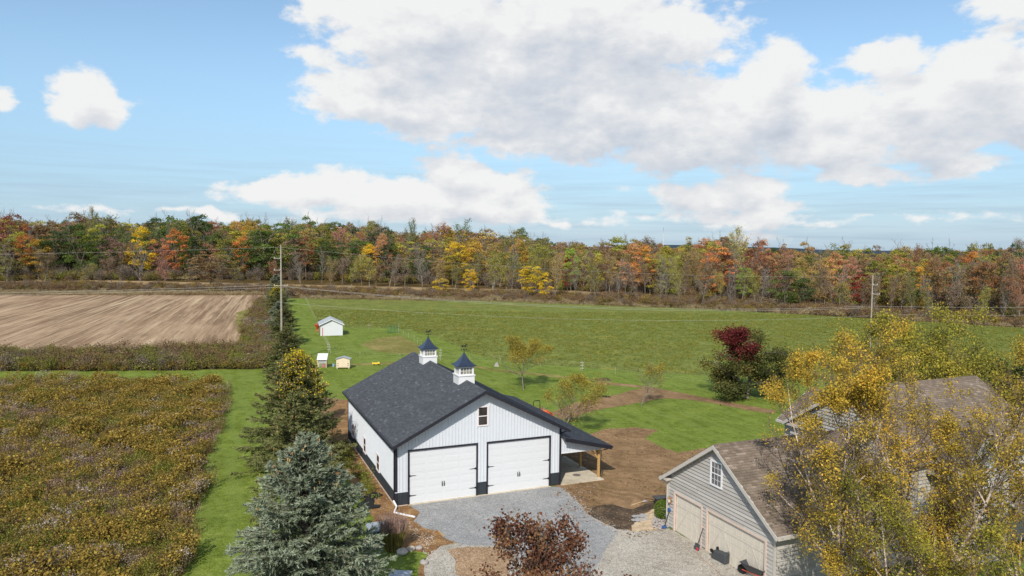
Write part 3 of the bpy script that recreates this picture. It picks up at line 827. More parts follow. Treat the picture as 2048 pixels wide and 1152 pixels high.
mead = [clump(1,1.00,.36,16,'plant_olive','plant_ochre',8,7,.19), clump(2,.90,.38,15,'plant_olive','plant_ochre',8,8,.22), clump(3,1.10,.36,14,'plant_green','plant_ochre',9,7,.18),
        clump(4,.85,.40,16,'plant_olive','plant_olive',9,5,.14), clump(5,.95,.36,16,'plant_brown','plant_olive',8,6,.13), clump(6,.80,.40,15,'plant_olive','plant_brown',8,6,.14),
        clump(7,.95,.34,13,'plant_brown','plant_seed',6,7,.12), clump(8,1.05,.34,13,'plant_olive','plant_seed',7,6,.10), clump(9,1.00,.32,12,'plant_green','plant_green',10,5,.14),
        clump(10,1.00,.40,18,'plant_brown','plant_brown',8,6,.12), clump(11,.80,.42,18,'plant_brown','plant_pink',7,5,.11), clump(12,.70,.42,22,'plant_straw','plant_straw',5,3,.08)]
def meadow():
    rs = np.random.RandomState(11)
    n = 95000
    X = rs.uniform(-120, -8, n); Y = rs.uniform(24, 100, n)
    # denser close to the camera; stay near what can be seen
    keep = in_poly(X+1.3*vnoise(X, Y, .35, 7)+.25, Y+.9*vnoise(X, Y, .5, 8), meadow_w) & (X > -.74*Y-8) & (rs.rand(n) < np.clip(1.2-Y/95, .33, .92))
    X, Y = X[keep], Y[keep]
    n1 = vnoise(X, Y, .33, 1); n2 = vnoise(X, Y, .9, 2); n3 = vnoise(X, Y, .50, 9); n4 = vnoise(X, Y, .12, 4)
    I = np.zeros(len(X), int)
    u = rs.rand(len(X))
    sel = n1*.9+n2*.7+rs.normal(0, .34, len(X))
    I = np.select([sel > .50, sel > .32, sel > .10, sel > -.06, sel > -.20, sel > -.28, sel > -.52], [0, 1, 2, 3, 8, 5, 4], 9)
    s3 = n3+rs.normal(0, .16, len(X))
    I = np.where(s3 > .42, np.where(u < .5, 6, 7), I); I = np.where((s3 < -.26), np.where(u < .7, 8, 3), I)
    I = np.where((n4 < -.15) & (u < .45), 10, I); I = np.where(u > .975, 11, I)
    S = (.88+.55*n2+.30*n1)*rs.uniform(.65, 1.25, len(X))
    S = np.where(Y > 60, S*1.15, S)
    scatter('wildflower_meadow', np.stack([X, Y, np.zeros(len(X))], 1), S, rs.rand(len(X))*6.28, I, mead)
    print('meadow', len(X))
meadow()

def shrubmesh(seed, h, r, n, mats, leaf=.16, twigs=40, twigm='bark_twig', hole=.3):
    rs = np.random.RandomState(seed); f = FB(list(mats)+[twigm])
    a = rs.rand(twigs)*6.283; rr = rs.rand(twigs)
    D = np.stack([np.cos(a)*rr*r/h*1.3, np.sin(a)*rr*r/h*1.3, np.ones(twigs)], 1); D /= np.linalg.norm(D, axis=1)[:, None]
    f.spikes(np.zeros((twigs, 3))+rs.normal(0, r*.12, (twigs, 3))*[1, 1, 0], D, h*rs.uniform(.6, 1.12, twigs), .05, rs, len(mats))
    npf = max(5, n//90)
    d = rs.normal(size=(npf, 3)); d[:, 2] = np.abs(d[:, 2])*.9; d /= np.linalg.norm(d, axis=1)[:, None]
    C = d*np.array([r, r, h*.62])*rs.uniform(.4, .92, npf)[:, None]; C[:, 2] += h*.28
    k = rs.randint(0, npf, n)
    Pp = C[k]+rs.normal(0, 1, (n, 3))*np.array([r*.22, r*.22, h*.13]); Pp[:, 2] = np.maximum(Pp[:, 2], .03)
    tone = np.clip(rs.rand(n)*.7+.3*rs.rand(npf)[k], 0, 1)
    tint = np.clip(rs.rand(npf)[k]*.6+rs.rand(n)*.4, 0, 1)
    mi = rs.randint(0, len(mats), npf)[k]
    for q in range(len(mats)):
        w = mi == q
        if w.any(): f.leaves(Pp[w], leaf, rs, q, tint=tint[w], tone=tone[w], up=.2)
    return f.mesh('shrub')
brush = [shrubmesh(21,1.5,1.2,520,['brush_brown','plant_olive'],.15), shrubmesh(22,1.3,1.3,520,['plant_olive','plant_ochre'],.15), shrubmesh(23,1.7,1.2,420,['brush_brown'],.14,70),
         shrubmesh(24,1.4,1.2,520,['plant_green','plant_olive'],.15), shrubmesh(25,1.9,1.3,380,['brush_grey','brush_brown'],.13,80), shrubmesh(26,1.2,1.1,480,['plant_straw','plant_brown'],.13)]
big = [shrubmesh(31,3.2,2.4,900,['brush_brown','plant_olive'],.30,70), shrubmesh(32,3.6,2.2,650,['brush_grey','brush_brown'],.26,110), shrubmesh(33,2.8,2.6,950,['brush_brown'],.30,60),
       shrubmesh(34,4.2,2.4,850,['plant_green','brush_brown'],.30,80), shrubmesh(35,2.2,2.4,800,['plant_straw','brush_brown'],.26,60), shrubmesh(36,5.0,2.2,500,['brush_grey'],.24,140), shrubmesh(37,3.2,2.4,900,['plant_olive','plant_ochre'],.30,60)]

def band_scatter(name, poly_px, n, meshes, smin, smax, seed, weights, spread=1.0, world=None):
    rs = np.random.RandomState(seed)
    poly = world or [at(*p) for p in poly_px]
    xs_ = [p[0] for p in poly]; ys_ = [p[1] for p in poly]
    X = rs.uniform(min(xs_), max(xs_), n*6); Y = rs.uniform(min(ys_), max(ys_), n*6)
    k = in_poly(X, Y, poly) & (np.abs(X) < .80*Y+25)
    X, Y = X[k][:n], Y[k][:n]
    w = vnoise(X, Y, .09, seed)+rs.normal(0, .30, len(X))
    rank = (w-w.min())/(w.max()-w.min()+1e-9)
    cum = np.cumsum(weights)/np.sum(weights)
    I = np.searchsorted(cum, np.clip(.5+(rank-.5)*1.8, 0, .999))
    S = smin+(smax-smin)*rs.rand(len(X))**1.6
    Z = np.array([terr(x, y) for x, y in zip(X, Y)])
    scatter(name, np.stack([X, Y, Z], 1), S, rs.rand(len(X))*6.28, I, meshes)
    print(name, len(X))
band_scatter('roadside_brush', brush_px, 2600, brush, .7, 1.5, 41, [1.6,2.4,1.2,2.4,.6,1.4])
# a fringe of weeds down the west side of the spruce row
band_scatter('weedy_fringe', [(492,640),(522,600),(556,600),(552,660),(560,735),(500,735),(480,715)], 620, brush, .7, 1.4, 42, [2,2,2,.6,2,1.5])
# the hedgerow between the near fields and the strip behind
def P_(x, y): return at(x, y)
hedge_near = [(-500,579),(0,581),(520,588),(620,594),(1000,602),(1400,618),(1700,634),(2048,656),(2500,690)]
hedge_far = [(2500,660),(2048,638),(1700,620),(1400,606),(1260,598),(1000,591),(620,582),(520,578),(0,571),(-500,568)]
band_scatter('hedgerow_brush', hedge_near+hedge_far, 3200, big[:3]+big[4:5]+big[6:7]+brush[:1], .35, 1.05, 43, [2,2,3,1.5,1,1])
def edgeD(x): return float(np.interp(x, [-500,0,600,900,1200,1400,1700,2048,2600], [545,546,559,570,585,600,619,643,670]))
fy = [edgeD(x) for x in (-500, 0, 600, 900, 1200, 1400, 1700, 2048, 2500)]
near_w = [at(x, y) for x, y in zip((-500, 0, 600, 900, 1200, 1400, 1700, 2048, 2500), fy)]
def push(p, d):
    r = math.hypot(*p); return (p[0]*(r+d)/r, p[1]*(r+d)/r)
band_scatter('wood_undergrowth', None, 3400, big, .8, 1.7, 44, [1.5,2.5,1,1.5,.6,3,1], world=near_w+[push(p, 75) for p in reversed(near_w)])
grass_tuft = [clump(61,.55,.30,26,'plant_straw','plant_straw',2,2,.08,.10), clump(62,.6,.30,24,'plant_brown','plant_straw',2,3,.08,.10)]
band_scatter('dry_grass_margin', [(600,598),(1000,604),(1400,619),(1700,634),(2048,658),(2048,652),(1700,629),(1400,614),(1000,600),(600,594)], 2600, grass_tuft, .8, 2.2, 45, [1,1])
band_scatter('field_edge_grass', [(-500,590),(0,591),(530,591),(530,586),(0,585),(-500,585)], 2200, grass_tuft, .9, 2.2, 46, [1,1])

low_tuft = [clump(71,.26,.22,14,'grass_flat','grass_flat',3,3,.09,.09), clump(72,.34,.20,12,'grass_flat','plant_ochre',3,3,.08,.09), clump(73,.22,.26,16,'grass_flat','grass_flat',3,2,.08,.10)]
def tufts(name, poly_px, n, seed, smin, smax, ymax, f=.12, cut=0.0, meshes=None):
    rs = np.random.RandomState(seed); poly = [at(*p) for p in poly_px]
    X = rs.uniform(min(p[0] for p in poly), max(p[0] for p in poly), n*5); Y = rs.uniform(min(p[1] for p in poly), min(ymax, max(p[1] for p in poly)), n*5)
    k = in_poly(X, Y, poly) & (np.abs(X) < .76*Y+6); X, Y = X[k], Y[k]
    k = (vnoise(X, Y, f, seed)+rs.normal(0, .2, len(X))) > cut; X, Y = X[k][:n], Y[k][:n]
    meshes = meshes or low_tuft
    scatter(name, np.stack([X, Y, np.array([terr(a, b) for a, b in zip(X, Y)])], 1), rs.uniform(smin, smax, len(X)), rs.rand(len(X))*6.28, rs.randint(0, len(meshes), len(X)), meshes)
    print(name, len(X))
tufts('pasture_tufts', pasture_px, 20000, 81, .5, 1.3, 190, .35, -.15)
tufts('barn_side_weeds', [(668,890),(700,905),(740,965),(765,1010),(740,1000),(700,950)], 90, 82, .5, 1.2, 90, .6, -1, [mead[8], low_tuft[0]])
tufts('meadow_margin_grass', [(455,768),(451,811),(434,856),(422,893),(410,934),(410,967),(397,1008),(385,1040),(387,1073),(373,1110),(366,1160),(372,1165),(384,1120),(398,1073),(398,1040),(410,1008),(422,967),(422,934),(432,893),(444,856),(460,811),(463,768)], 700, 83, .5, 1.3, 120, .5, -.3, [clump(91,.45,.2,10,'plant_straw','plant_seed',3,3,.09,.08), low_tuft[0], mead[4]])

def pebble(seed, mat):
    rr = random.Random(seed); return MB().ball((0, 0, .25), .5, .6, 6, 4, rr.random(), .22, rr).mesh('pebble', mat)
clods = [pebble(1, 'bare_soil'), pebble(2, 'bare_soil'), pebble(3, 'dark_mulch')]
grits = [pebble(4, 'block_grey'), pebble(5, 'stone_grey'), pebble(6, 'stone_pale')]
tufts('soil_clods', soil_px, 3600, 91, .04, .12, 90, .5, 0.0, clods)
tufts('gravel_stones', [(818,1012),(845,1022),(824,1044),(850,1062),(880,1070),(886,1082),(925,1098),(1010,1110),(1100,1240),(1500,1240),(1340,1062),(1262,1070),(1228,1066),(1190,1048),(1165,1022),(1146,1006),(1128,986),(1112,975),(960,991)], 9000, 92, .025, .065, 60, .9, -.1, grits)
tufts('stray_gravel', [(1112,975),(1140,985),(1165,1000),(1190,1025),(1215,1040),(1245,1056),(1262,1070),(1228,1066),(1190,1048),(1165,1022),(1146,1006),(1128,986)], 420, 93, .03, .08, 60, .9, -.3, grits)
tufts('stray_gravel_left', [(815,1040),(838,1062),(868,1072),(878,1092),(925,1108),(890,1130),(850,1110),(825,1075)], 420, 94, .03, .08, 60, .9, -.1, grits)

# ------------------------------------------------------------------ the white barn
def shingles(parent, O, E, S, Lx, Ls, expo, tab, mat, thick=.016, seed=1, skip=None, hi=.07, name='shingle'):
    "lapped shingle tabs on a roof plane: O eave corner, E along the eave, S up the slope"
    rs = np.random.RandomState(seed)
    O, E, S = (np.array(q, float) for q in (O, E, S)); E /= np.linalg.norm(E); S /= np.linalg.norm(S)
    N = np.cross(E, S); N *= np.sign(N[2])
    V = []; T = []
    rows = int(math.ceil(Ls/expo))
    for r in range(rows):
        s0 = r*expo; s1 = min(Ls, s0+expo+.01)
        off = (r % 2)*tab*.5 + rs.uniform(-.1, .1)*tab
        edges = np.arange(-off, Lx+tab, tab) + rs.uniform(-.12, .12, len(np.arange(-off, Lx+tab, tab)))*tab
        edges = np.clip(edges, 0, Lx)
        x0 = edges[:-1]; x1 = edges[1:]-.006; k = x1-x0 > .02
        x0, x1 = x0[k], x1[k]
        if skip is not None:
            k = np.array([not skip((a+b)/2, s0) for a, b in zip(x0, x1)])
            x0, x1 = x0[k], x1[k]
        n = len(x0)
        if n == 0: continue
        th = thick*rs.uniform(.7, 1.3, n)[:, None]
        p = lambda x, s, h: O + E*x[:, None] + S*s + N*h
        a = p(x0, s0, .004+0*th); b = p(x1, s0, .004+0*th); c = p(x1, s0, .004+th); d = p(x0, s0, .004+th)
        e = p(x1, s1, .004+0*th); f = p(x0, s1, .004+0*th)
        V.append(np.stack([a, b, c, d, e, f], 1).reshape(-1, 3))
        t = rs.uniform(.28, .72, n); t = np.where(rs.rand(n) < hi, rs.uniform(.85, 1.1, n), t); T.append(t)
    V = np.concatenate(V); T = np.concatenate(T); m = len(T)
    b = np.arange(m)[:, None]*6
    Q = np.concatenate([b+np.array([[0, 1, 2, 3]]), b+np.array([[3, 2, 4, 5]])])
    tint = np.concatenate([T, T])
    o = bpy.data.objects.new(name, np_mesh(name, V, [Q], [mat], tint))
    return link(o, parent, kind='stuff')

BW, BL_, RS, RZ = 12.19, 17.70, .504, 7.48
X0, Y0 = -7.5903, 46.6347
barn = empty('barn', (X0, Y0, 0), 'white metal barn with charcoal shingle roof, two wide white garage doors and two cupolas', 'barn', TH)
zr = lambda a: RZ - RS*abs(a-BW/2) - .20
D1, D2, HD = (.94, 5.68), (6.53, 11.27), 3.62
WA = .95
wall = MB()
def fpiece(a0, a1, z0):
    n = 1
    if a0 < BW/2 < a1: pts = [(a0, z0), (a1, z0), (a1, zr(a1)), (BW/2, zr(BW/2)), (a0, zr(a0))]
    else: pts = [(a0, z0), (a1, z0), (a1, zr(a1)), (a0, zr(a0))]
    wall.prism(pts, 'y', 0.0, .12)
fpiece(0, D1[0], WA); fpiece(D1[0], D1[1], HD); fpiece(D1[1], D2[0], WA); fpiece(D2[0], D2[1], HD); fpiece(D2[1], BW, WA)
wall.prism([(0, WA), (BW, WA), (BW, zr(BW)), (BW/2, zr(BW/2)), (0, zr(0))], 'y', BL_-.12, BL_)
wall.box(0, .12, .12, BL_-.12, WA, zr(0)+.04); wall.box(BW-.12, BW, .12, BL_-.12, WA, zr(BW)+.04)
wall.build('wall', 'white_steel', barn, recalc=False)
wains = MB()
for a0, a1 in ((0, D1[0]), (D1[1], D2[0]), (D2[1], BW)): wains.box(a0, a1, .01, .13, .06, WA)
wains.box(.01, .13, .13, BL_-.13, .10, WA); wains.box(BW-.13, BW-.01, .13, BL_-.13, .06, WA); wains.box(0, BW, BL_-.13, BL_-.01, .06, WA)
wains.build('wainscot_panel', 'charcoal_steel', barn)
rib = MB(); rib2 = MB()
a = .23
while a < BW-.05:
    z0 = WA
    over = (D1[0]-.12 < a < D1[1]+.12) or (D2[0]-.12 < a < D2[1]+.12)
    z0 = HD+.14 if over else WA+.01
    segs = [(z0, zr(a)-.02)]
    if 5.66 < a < 6.62: segs = [(z0, 4.88), (6.30, zr(a)-.02)]
    for q0, q1 in segs:
        if q1-q0 > .05: rib.prism([(a-.034, 0), (a-.018, -.034), (a+.018, -.034), (a+.034, 0)], 'z', q0, q1)
    if not over: rib2.prism([(a-.026, .01), (a-.012, -.012), (a+.012, -.012), (a+.026, .01)], 'z', .07, WA-.02)
    a += .2286
WB = [(4.86, 5.80, .92, 2.0), (9.80, 10.72, .92, 2.0), (14.8, 15.7, .92, 2.0)]
b = .25
while b < BL_-.05:
    inw = any(w[0]-.08 < b < w[1]+.08 for w in WB)
    rib.prism([(0, b-.034), (-.034, b-.018), (-.034, b+.018), (0, b+.034)], 'z', 2.08 if inw else WA+.01, zr(0)-.02)
    rib2.prism([(.01, b-.026), (-.012, b-.012), (-.012, b+.012), (.01, b+.026)], 'z', .11, WA-.12 if inw else WA-.02)
    b += .2286
tag(rib.build('wall_rib', 'white_steel', barn, recalc=True), kind='stuff')
tag(rib2.build('wainscot_rib', 'charcoal_steel', barn), kind='stuff')
MB().box(-.03, .0, 0, BL_, -.05, .105).box(0, D1[0]-.05, -.03, .0, -.05, .055).build('skirt_board', 'pink_trim', barn)
for x0_, x1_, y0_, y1_, zt_ in ((-.036, .13, -.036, -.024, zr(0)-.02), (-.036, -.024, -.0235, .13, zr(0)-.02), (-.036, -.024, BL_-.14, BL_+.03, zr(0)-.02), (BW-.13, BW+.03, -.035, -.024, zr(BW)-.02), (BW+.0205, BW+.03, -.0235, .13, 3.0)):
    MB().box(x0_, x1_, y0_, y1_, .05, zt_).build('corner_trim', 'black_trim', barn)
for (d0, d1_) in (D1, D2):
    jm = MB().box(d0-.11, d0, -.04, .10, .03, HD+.12).box(d1_, d1_+.11, -.04, .10, .03, HD+.12).box(d0, d1_, -.04, .10, HD, HD+.12)
    jm.build('door_jamb', 'black_trim', barn)
# wainscot cap trims
MB().box(-.04, D1[0]-.11, -.04, -.025, WA-.03, WA+.02).build('wainscot_cap', 'white_steel', barn)
# floor slab lip in front of the doors
MB().box(D1[0]-.1, D2[1]+.1, -.16, .3, -.05, .045).build('door_sill', 'concrete', barn)

def sectional_door(d0, d1_):
    dr = MB().box(d0, d1_, .055, .10, .045, HD).build('garage_door', 'white_door', barn)
    R, Cn = 7, 4
    ph = (HD-.045)/R; pw = (d1_-d0)/Cn
    m = MB(); w, h = pw-.14, ph-.13
    o_, i_ = (0, 0), .05
    # raised field with sloping edges
    A = [(-w/2, 0, -h/2), (w/2, 0, -h/2), (w/2, 0, h/2), (-w/2, 0, h/2)]
    B = [(-w/2+i_, -.006, -h/2+i_), (w/2-i_, -.006, -h/2+i_), (w/2-i_, -.006, h/2-i_), (-w/2+i_, -.006, h/2-i_)]
    for i in range(4): j = (i+1) % 4; m.quadface([A[i], A[j], B[j], B[i]])
    m.quadface(B)
    me = m.mesh('door_panel', 'white_door')
    for r in range(R):
        for c in range(Cn):
            o = bpy.data.objects.new('door_panel', me); link(o, dr, (d0+pw*(c+.5), .0549, .045+ph*(r+.5)))
    g = MB()
    for r in range(1, R): g.box(d0, d1_, .050, .0548, .045+ph*r-.006, .045+ph*r+.006)
    tag(g.build('section_seam', 'white_door', dr), kind='stuff')
    for s_, x in ((1, d0), (-1, d1_)):
        for z in (.60, 1.95):
            hm = MB().box(min(x, x+s_*.08), max(x, x+s_*.08), .02, .05, z-.06, z+.06)
            hm.prism([(x+s_*.06, z-.03), (x+s_*.42, z-.010), (x+s_*.50, z), (x+s_*.42, z+.010), (x+s_*.06, z+.03)], 'y', .015, .032)
            hm.build('strap_hinge', 'black_iron', dr)
    for s_ in (-1, 1):
        x = (d0+d1_)/2+s_*.07
        hm = MB().box(x-.022, x+.022, .02, .05, 1.0, 1.34).tube([(x, .02, 1.06), (x, -.04, 1.10), (x, -.04, 1.24), (x, .02, 1.28)], .012, 6)
        hm.build('door_handle', 'black_iron', dr)
sectional_door(*D1); sectional_door(*D2)

def sash_window(parent, plane, u0, u1, z0, z1, frame='pink_vinyl', gl='dark_glass', cols=1, rows=1, fw=.07, at_=0.0, sign=-1, name='window'):
    "double hung window on a wall plane ('y' wall faces -y; 'x' wall faces -x or +x by sign)"
    def bx(m, a0, a1, d0, d1, c0, c1):
        d0, d1 = at_+sign*d0, at_+sign*d1
        lo, hi = min(d0, d1), max(d0, d1)
        if plane == 'y': m.box(a0, a1, lo, hi, c0, c1)
        else: m.box(lo, hi, a0, a1, c0, c1)
    f = MB()
    bx(f, u0-fw, u0, -.03, .05, z0-fw, z1+fw); bx(f, u1, u1+fw, -.03, .05, z0-fw, z1+fw)
    bx(f, u0, u1, -.03, .05, z1, z1+fw); bx(f, u0-.0, u1+.0, -.03, .065, z0-fw, z0)
    fr = f.build(name, frame, parent)
    zm = (z0+z1)/2; s = MB()
    bx(s, u0, u1, 0.0, .035, zm-.03, zm+.03)
    for q0, q1 in ((z0, zm-.03), (zm+.03, z1)):
        bx(s, u0, u0+.03, 0.0, .03, q0, q1); bx(s, u1-.03, u1, 0.0, .03, q0, q1)
    for k in range(1, cols): x = u0+(u1-u0)*k/cols; bx(s, x-.010, x+.010, .0155, .024, z0, zm-.03); bx(s, x-.010, x+.010, .0155, .024, zm+.03, z1)
    for (q0, q1) in ((z0, zm-.03), (zm+.03, z1)):
        for k in range(1, rows): z = q0+(q1-q0)*k/rows; bx(s, u0+.03, u1-.03, .0155, .023, z-.010, z+.010)
    s.build('sash', frame, fr)
    for q0, q1 in ((z0, zm-.03), (zm+.03, z1)):
        g = MB(); bx(g, u0+.03, u1-.03, .008, .015, q0, q1); g.build('pane', gl, fr)
    return fr
sash_window(barn, 'y', 5.80, 6.48, 4.97, 6.20, fw=.085)
for w in WB: sash_window(barn, 'x', w[0], w[1], w[2], w[3], fw=.08)

# roof
SL = math.hypot(BW/2+.324, (BW/2+.324)*RS)
fo = .72
for side in (-1, 1):
    xe = BW/2+side*(BW/2+.324); ze = RZ-RS*(BW/2+.324)
    th = .15
    lo = [(xe, -fo, ze-th), (BW/2, -fo, RZ-th), (BW/2, BL_+fo, RZ-th), (xe, BL_+fo, ze-th)]
    hi_ = [(xe, -fo, ze), (BW/2, -fo, RZ), (BW/2, BL_+fo, RZ), (xe, BL_+fo, ze)]
    rp = MB().hexa(lo+hi_).build('roof', 'black_trim', barn)
    # rake and eave boards, proud of the deck
    fb = MB()
    for y0, y1 in ((-fo-.03, -fo-.003), (BL_+fo+.003, BL_+fo+.03)):
        P = [(xe, y0, ze-th-.07), (BW/2, y0, RZ-th-.07), (BW/2, y1, RZ-th-.07), (xe, y1, ze-th-.07), (xe, y0, ze+.012), (BW/2, y0, RZ+.012), (BW/2, y1, RZ+.012), (xe, y1, ze+.012)]
        fb.hexa(P)
    fb.box(min(xe, xe+side*.10)+side*.002, max(xe, xe+side*.10)+side*.002, -fo-.03, BL_+fo+.03, ze-th-.02, ze-.01)
    fb.build('fascia', 'black_trim', rp)
    E = (0, 1, 0)
    shingles(rp, (xe, -fo, ze), E, (-side, 0, RS), BL_+2*fo, SL, .145, .33, 'charcoal_shingle', seed=3+side, hi=.06)
    sf = MB(); sf.hexa([(xe, -fo, ze-th-.012), (BW/2, -fo, RZ-th-.012), (BW/2, -.005, RZ-th-.012), (xe, -.005, ze-th-.012), (xe, -fo, ze-th-.002), (BW/2, -fo, RZ-th-.002), (BW/2, -.005, RZ-th-.002), (xe, -.005, ze-th-.002)])
    sf.build('soffit', 'charcoal_steel', rp)
cap = MB(); y = -fo; rr_ = random.Random(4)
while y < BL_+fo-.1:
    t = rr_.uniform(.3, .8)
    for s_ in (-1, 1):
        x1 = BW/2+s_*.16
        cap.hexa([(BW/2, y, RZ+.01), (BW/2, y+.24, RZ+.01), (x1, y+.24, RZ-.16*RS+.01), (x1, y, RZ-.16*RS+.01), (BW/2, y, RZ+.045), (BW/2, y+.24, RZ+.035), (x1, y+.24, RZ-.16*RS+.03), (x1, y, RZ-.16*RS+.04)], t)
    y += .245
tag(cap.build('ridge_cap', 'charcoal_shingle', barn), kind='stuff')
MB().tube([(-.42, .0, ze-.15), (-.20, .0, ze-.35), (-.075, .06, ze-.45), (-.075, .06, .30)], .042, 8).build('downspout', 'black_trim', barn)
MB().tube([(BW+.42, -.35, ze-.15), (BW+.18, -.2, ze-.30), (BW+.075, .06, ze-.42), (BW+.075, .06, 3.7)], .045, 8).build('downspout', 'black_trim', barn)

# cupolas
def cupola(b):
    cx = BW/2; w = .62
    c = MB().box(cx-w, cx+w, b-w, b+w, 6.98, 7.80).build('cupola', 'white_vinyl', barn)
    m = MB(); z0, z1 = 7.80, 8.50; k = w-.05
    m.box(cx-w-.05, cx+w+.05, b-w-.05, b+w+.05, z0, z0+.07)
    for sx in (-1, 1):
        for sy in (-1, 1): m.box(*sorted((cx+sx*k, cx+sx*(k-.13))), *sorted((b+sy*k, b+sy*(k-.13))), z0+.07, z1)
    # top rail fills between the posts; header
    for sx in (-1, 1):
        m.box(*sorted((cx+sx*(k-.004), cx+sx*(k-.10))), b-k+.13, b+k-.13, z1-.12, z1); m.box(*sorted((cx+sx*(k-.004), cx+sx*(k-.10))), b-k+.13, b+k-.13, z0+.07, z0+.13)
        m.box(cx-k+.13, cx+k-.13, *sorted((b+sx*(k-.004), b+sx*(k-.10))), z1-.12, z1); m.box(cx-k+.13, cx+k-.13, *sorted((b+sx*(k-.004), b+sx*(k-.10))), z0+.07, z0+.13)
    m.build('window_frame', 'white_vinyl', c)
    g = MB()
    q = k-.06
    for s_ in (-1, 1):
        g.box(cx-q+.07, cx+q-.07, *sorted((b+s_*q, b+s_*(q-.01))), z0+.13, z1-.12); g.box(*sorted((cx+s_*q, cx+s_*(q-.01))), b-q+.07, b+q-.07, z0+.13, z1-.12)
    g.build('window_glass', 'warm_glass', c)
    mu = MB(); span = 2*(k-.13)
    for s_ in (-1, 1):
        for j in range(1, 4):
            x = -span/2+span*j/4
            mu.box(cx+x-.014, cx+x+.014, *sorted((b+s_*(k-.02), b+s_*(k-.05))), z0+.13, z1-.12)
            mu.box(*sorted((cx+s_*(k-.02), cx+s_*(k-.05))), b+x-.014, b+x+.014, z0+.13, z1-.12)
        zz = (z0+z1)/2
        mu.box(cx-k+.13, cx+k-.13, *sorted((b+s_*(k-.015), b+s_*(k-.0195))), zz-.014, zz+.014)
        mu.box(*sorted((cx+s_*(k-.015), cx+s_*(k-.0195))), b-k+.13, b+k-.13, zz-.014, zz+.014)
    mu.build('muntin', 'white_vinyl', c)
    r = MB(); prof = [(.74, 8.50), (.74, 8.545), (.56, 8.66), (.38, 8.84), (.22, 9.08), (.10, 9.30), (.035, 9.46)]
    V0 = None
    for (h0, za), (h1, zb) in zip(prof[:-1], prof[1:]):
        P = [(cx-h0, b-h0, za), (cx+h0, b-h0, za), (cx+h0, b+h0, za), (cx-h0, b+h0, za)]; Q = [(cx-h1, b-h1, zb), (cx+h1, b-h1, zb), (cx+h1, b+h1, zb), (cx-h1, b+h1, zb)]
        for i in range(4): j = (i+1) % 4; r.quadface([P[i], P[j], Q[j], Q[i]])
    r.quadface([(cx-.74, b-.74, 8.50), (cx+.74, b-.74, 8.50), (cx+.74, b+.74, 8.50), (cx-.74, b+.74, 8.50)])
    r.build('cupola_roof', 'navy_metal', c)
    v = MB().tube([(cx, b, 9.42), (cx, b, 9.98)], .014, 6).ball((cx, b, 9.52), .035, seg=8, ring=5)
    v.bar((cx-.19, b, 9.66), (cx+.19, b, 9.66), .016); v.bar((cx, b-.19, 9.664), (cx, b+.19, 9.664), .016)
    for dx, dy in ((-.19, 0), (.19, 0), (0, -.19), (0, .19)): v.box(cx+dx-.03, cx+dx+.03, b+dy-.012, b+dy+.012, 9.63, 9.70)
    horse = [(-.30,.12),(-.24,.17),(-.14,.165),(-.02,.15),(.08,.165),(.15,.24),(.20,.27),(.215,.30),(.24,.275),(.29,.22),(.275,.195),(.22,.205),(.19,.15),(.18,.10),(.25,.06),(.30,.08),(.31,.06),(.25,.03),(.16,.06),(.10,.07),(.12,.02),(.07,-.02),(.06,-.01),(.08,.03),(.02,.07),(-.08,.075),(-.13,.03),(-.10,-.03),(-.13,-.035),(-.17,.02),(-.16,.07),(-.22,.04),(-.29,-.01),(-.31,.005),(-.25,.06),(-.20,.11),(-.235,.14),(-.29,.10)]
    pts = [(cx+p[0]*.92, 9.84+p[1]*.92) for p in horse]
    v.prism(pts, 'y', b-.01, b+.01)
    v.build('weathervane', 'black_iron', c)
cupola(3.95); cupola(13.5)

# lean-to
lt = (12.22, 16.1, 3.62, 2.66); ls_ = (lt[2]-lt[3])/(lt[1]-lt[0])
y0, y1 = -.62, BL_+.2; th = .12
rp = MB().hexa([(lt[0], y0, lt[2]-th), (lt[0], y1, lt[2]-th), (lt[1], y1, lt[3]-th), (lt[1], y0, lt[3]-th), (lt[0], y0, lt[2]), (lt[0], y1, lt[2]), (lt[1], y1, lt[3]), (lt[1], y0, lt[3])]).build('lean_to_roof', 'charcoal_steel', barn)
shingles(rp, (lt[1], y0, lt[3]), (0, 1, 0), (-(lt[1]-lt[0]), 0, lt[2]-lt[3]), y1-y0, math.hypot(lt[1]-lt[0], lt[2]-lt[3]), .145, .33, 'charcoal_shingle', seed=9)
fb = MB()
for yy in ((y0-.03, y0-.003), (y1+.003, y1+.03)):
    fb.hexa([(lt[0], yy[0], lt[2]-.27), (lt[0], yy[1], lt[2]-.27), (lt[1], yy[1], lt[3]-.27), (lt[1], yy[0], lt[3]-.27), (lt[0], yy[0], lt[2]+.02), (lt[0], yy[1], lt[2]+.02), (lt[1], yy[1], lt[3]+.02), (lt[1], yy[0], lt[3]+.02)])
fb.box(lt[1]+.002, lt[1]+.10, y0-.03, y1, lt[3]-.14, lt[3]-.01)
fb.build('fascia', 'black_trim', rp)
px_ = 15.45
zl = lambda a: lt[2]-ls_*(a-lt[0])-th-.004
inf = MB().prism([(lt[0]+.02, 2.36), (px_+.12, 2.36), (px_+.12, zl(px_+.12)), (lt[0]+.02, zl(lt[0]+.02))], 'y', .0, .09)
a = lt[0]+.2
rb = MB()
while a < px_+.05: rb.prism([(a-.026, 0), (a-.012, -.022), (a+.012, -.022), (a+.026, 0)], 'z', 2.38, zl(a)-.01); a += .2286
inf.build('lean_to_gable', 'white_steel', barn); tag(rb.build('gable_rib', 'white_steel', barn), kind='stuff')
MB().box(lt[0]+.02, px_+.14, -.03, .10, 2.30, 2.36).build('gable_trim', 'white_vinyl', barn)
MB().box(px_-.075, px_+.075, .12, BL_, 2.30, 2.54).build('header_beam', 'raw_timber', barn)
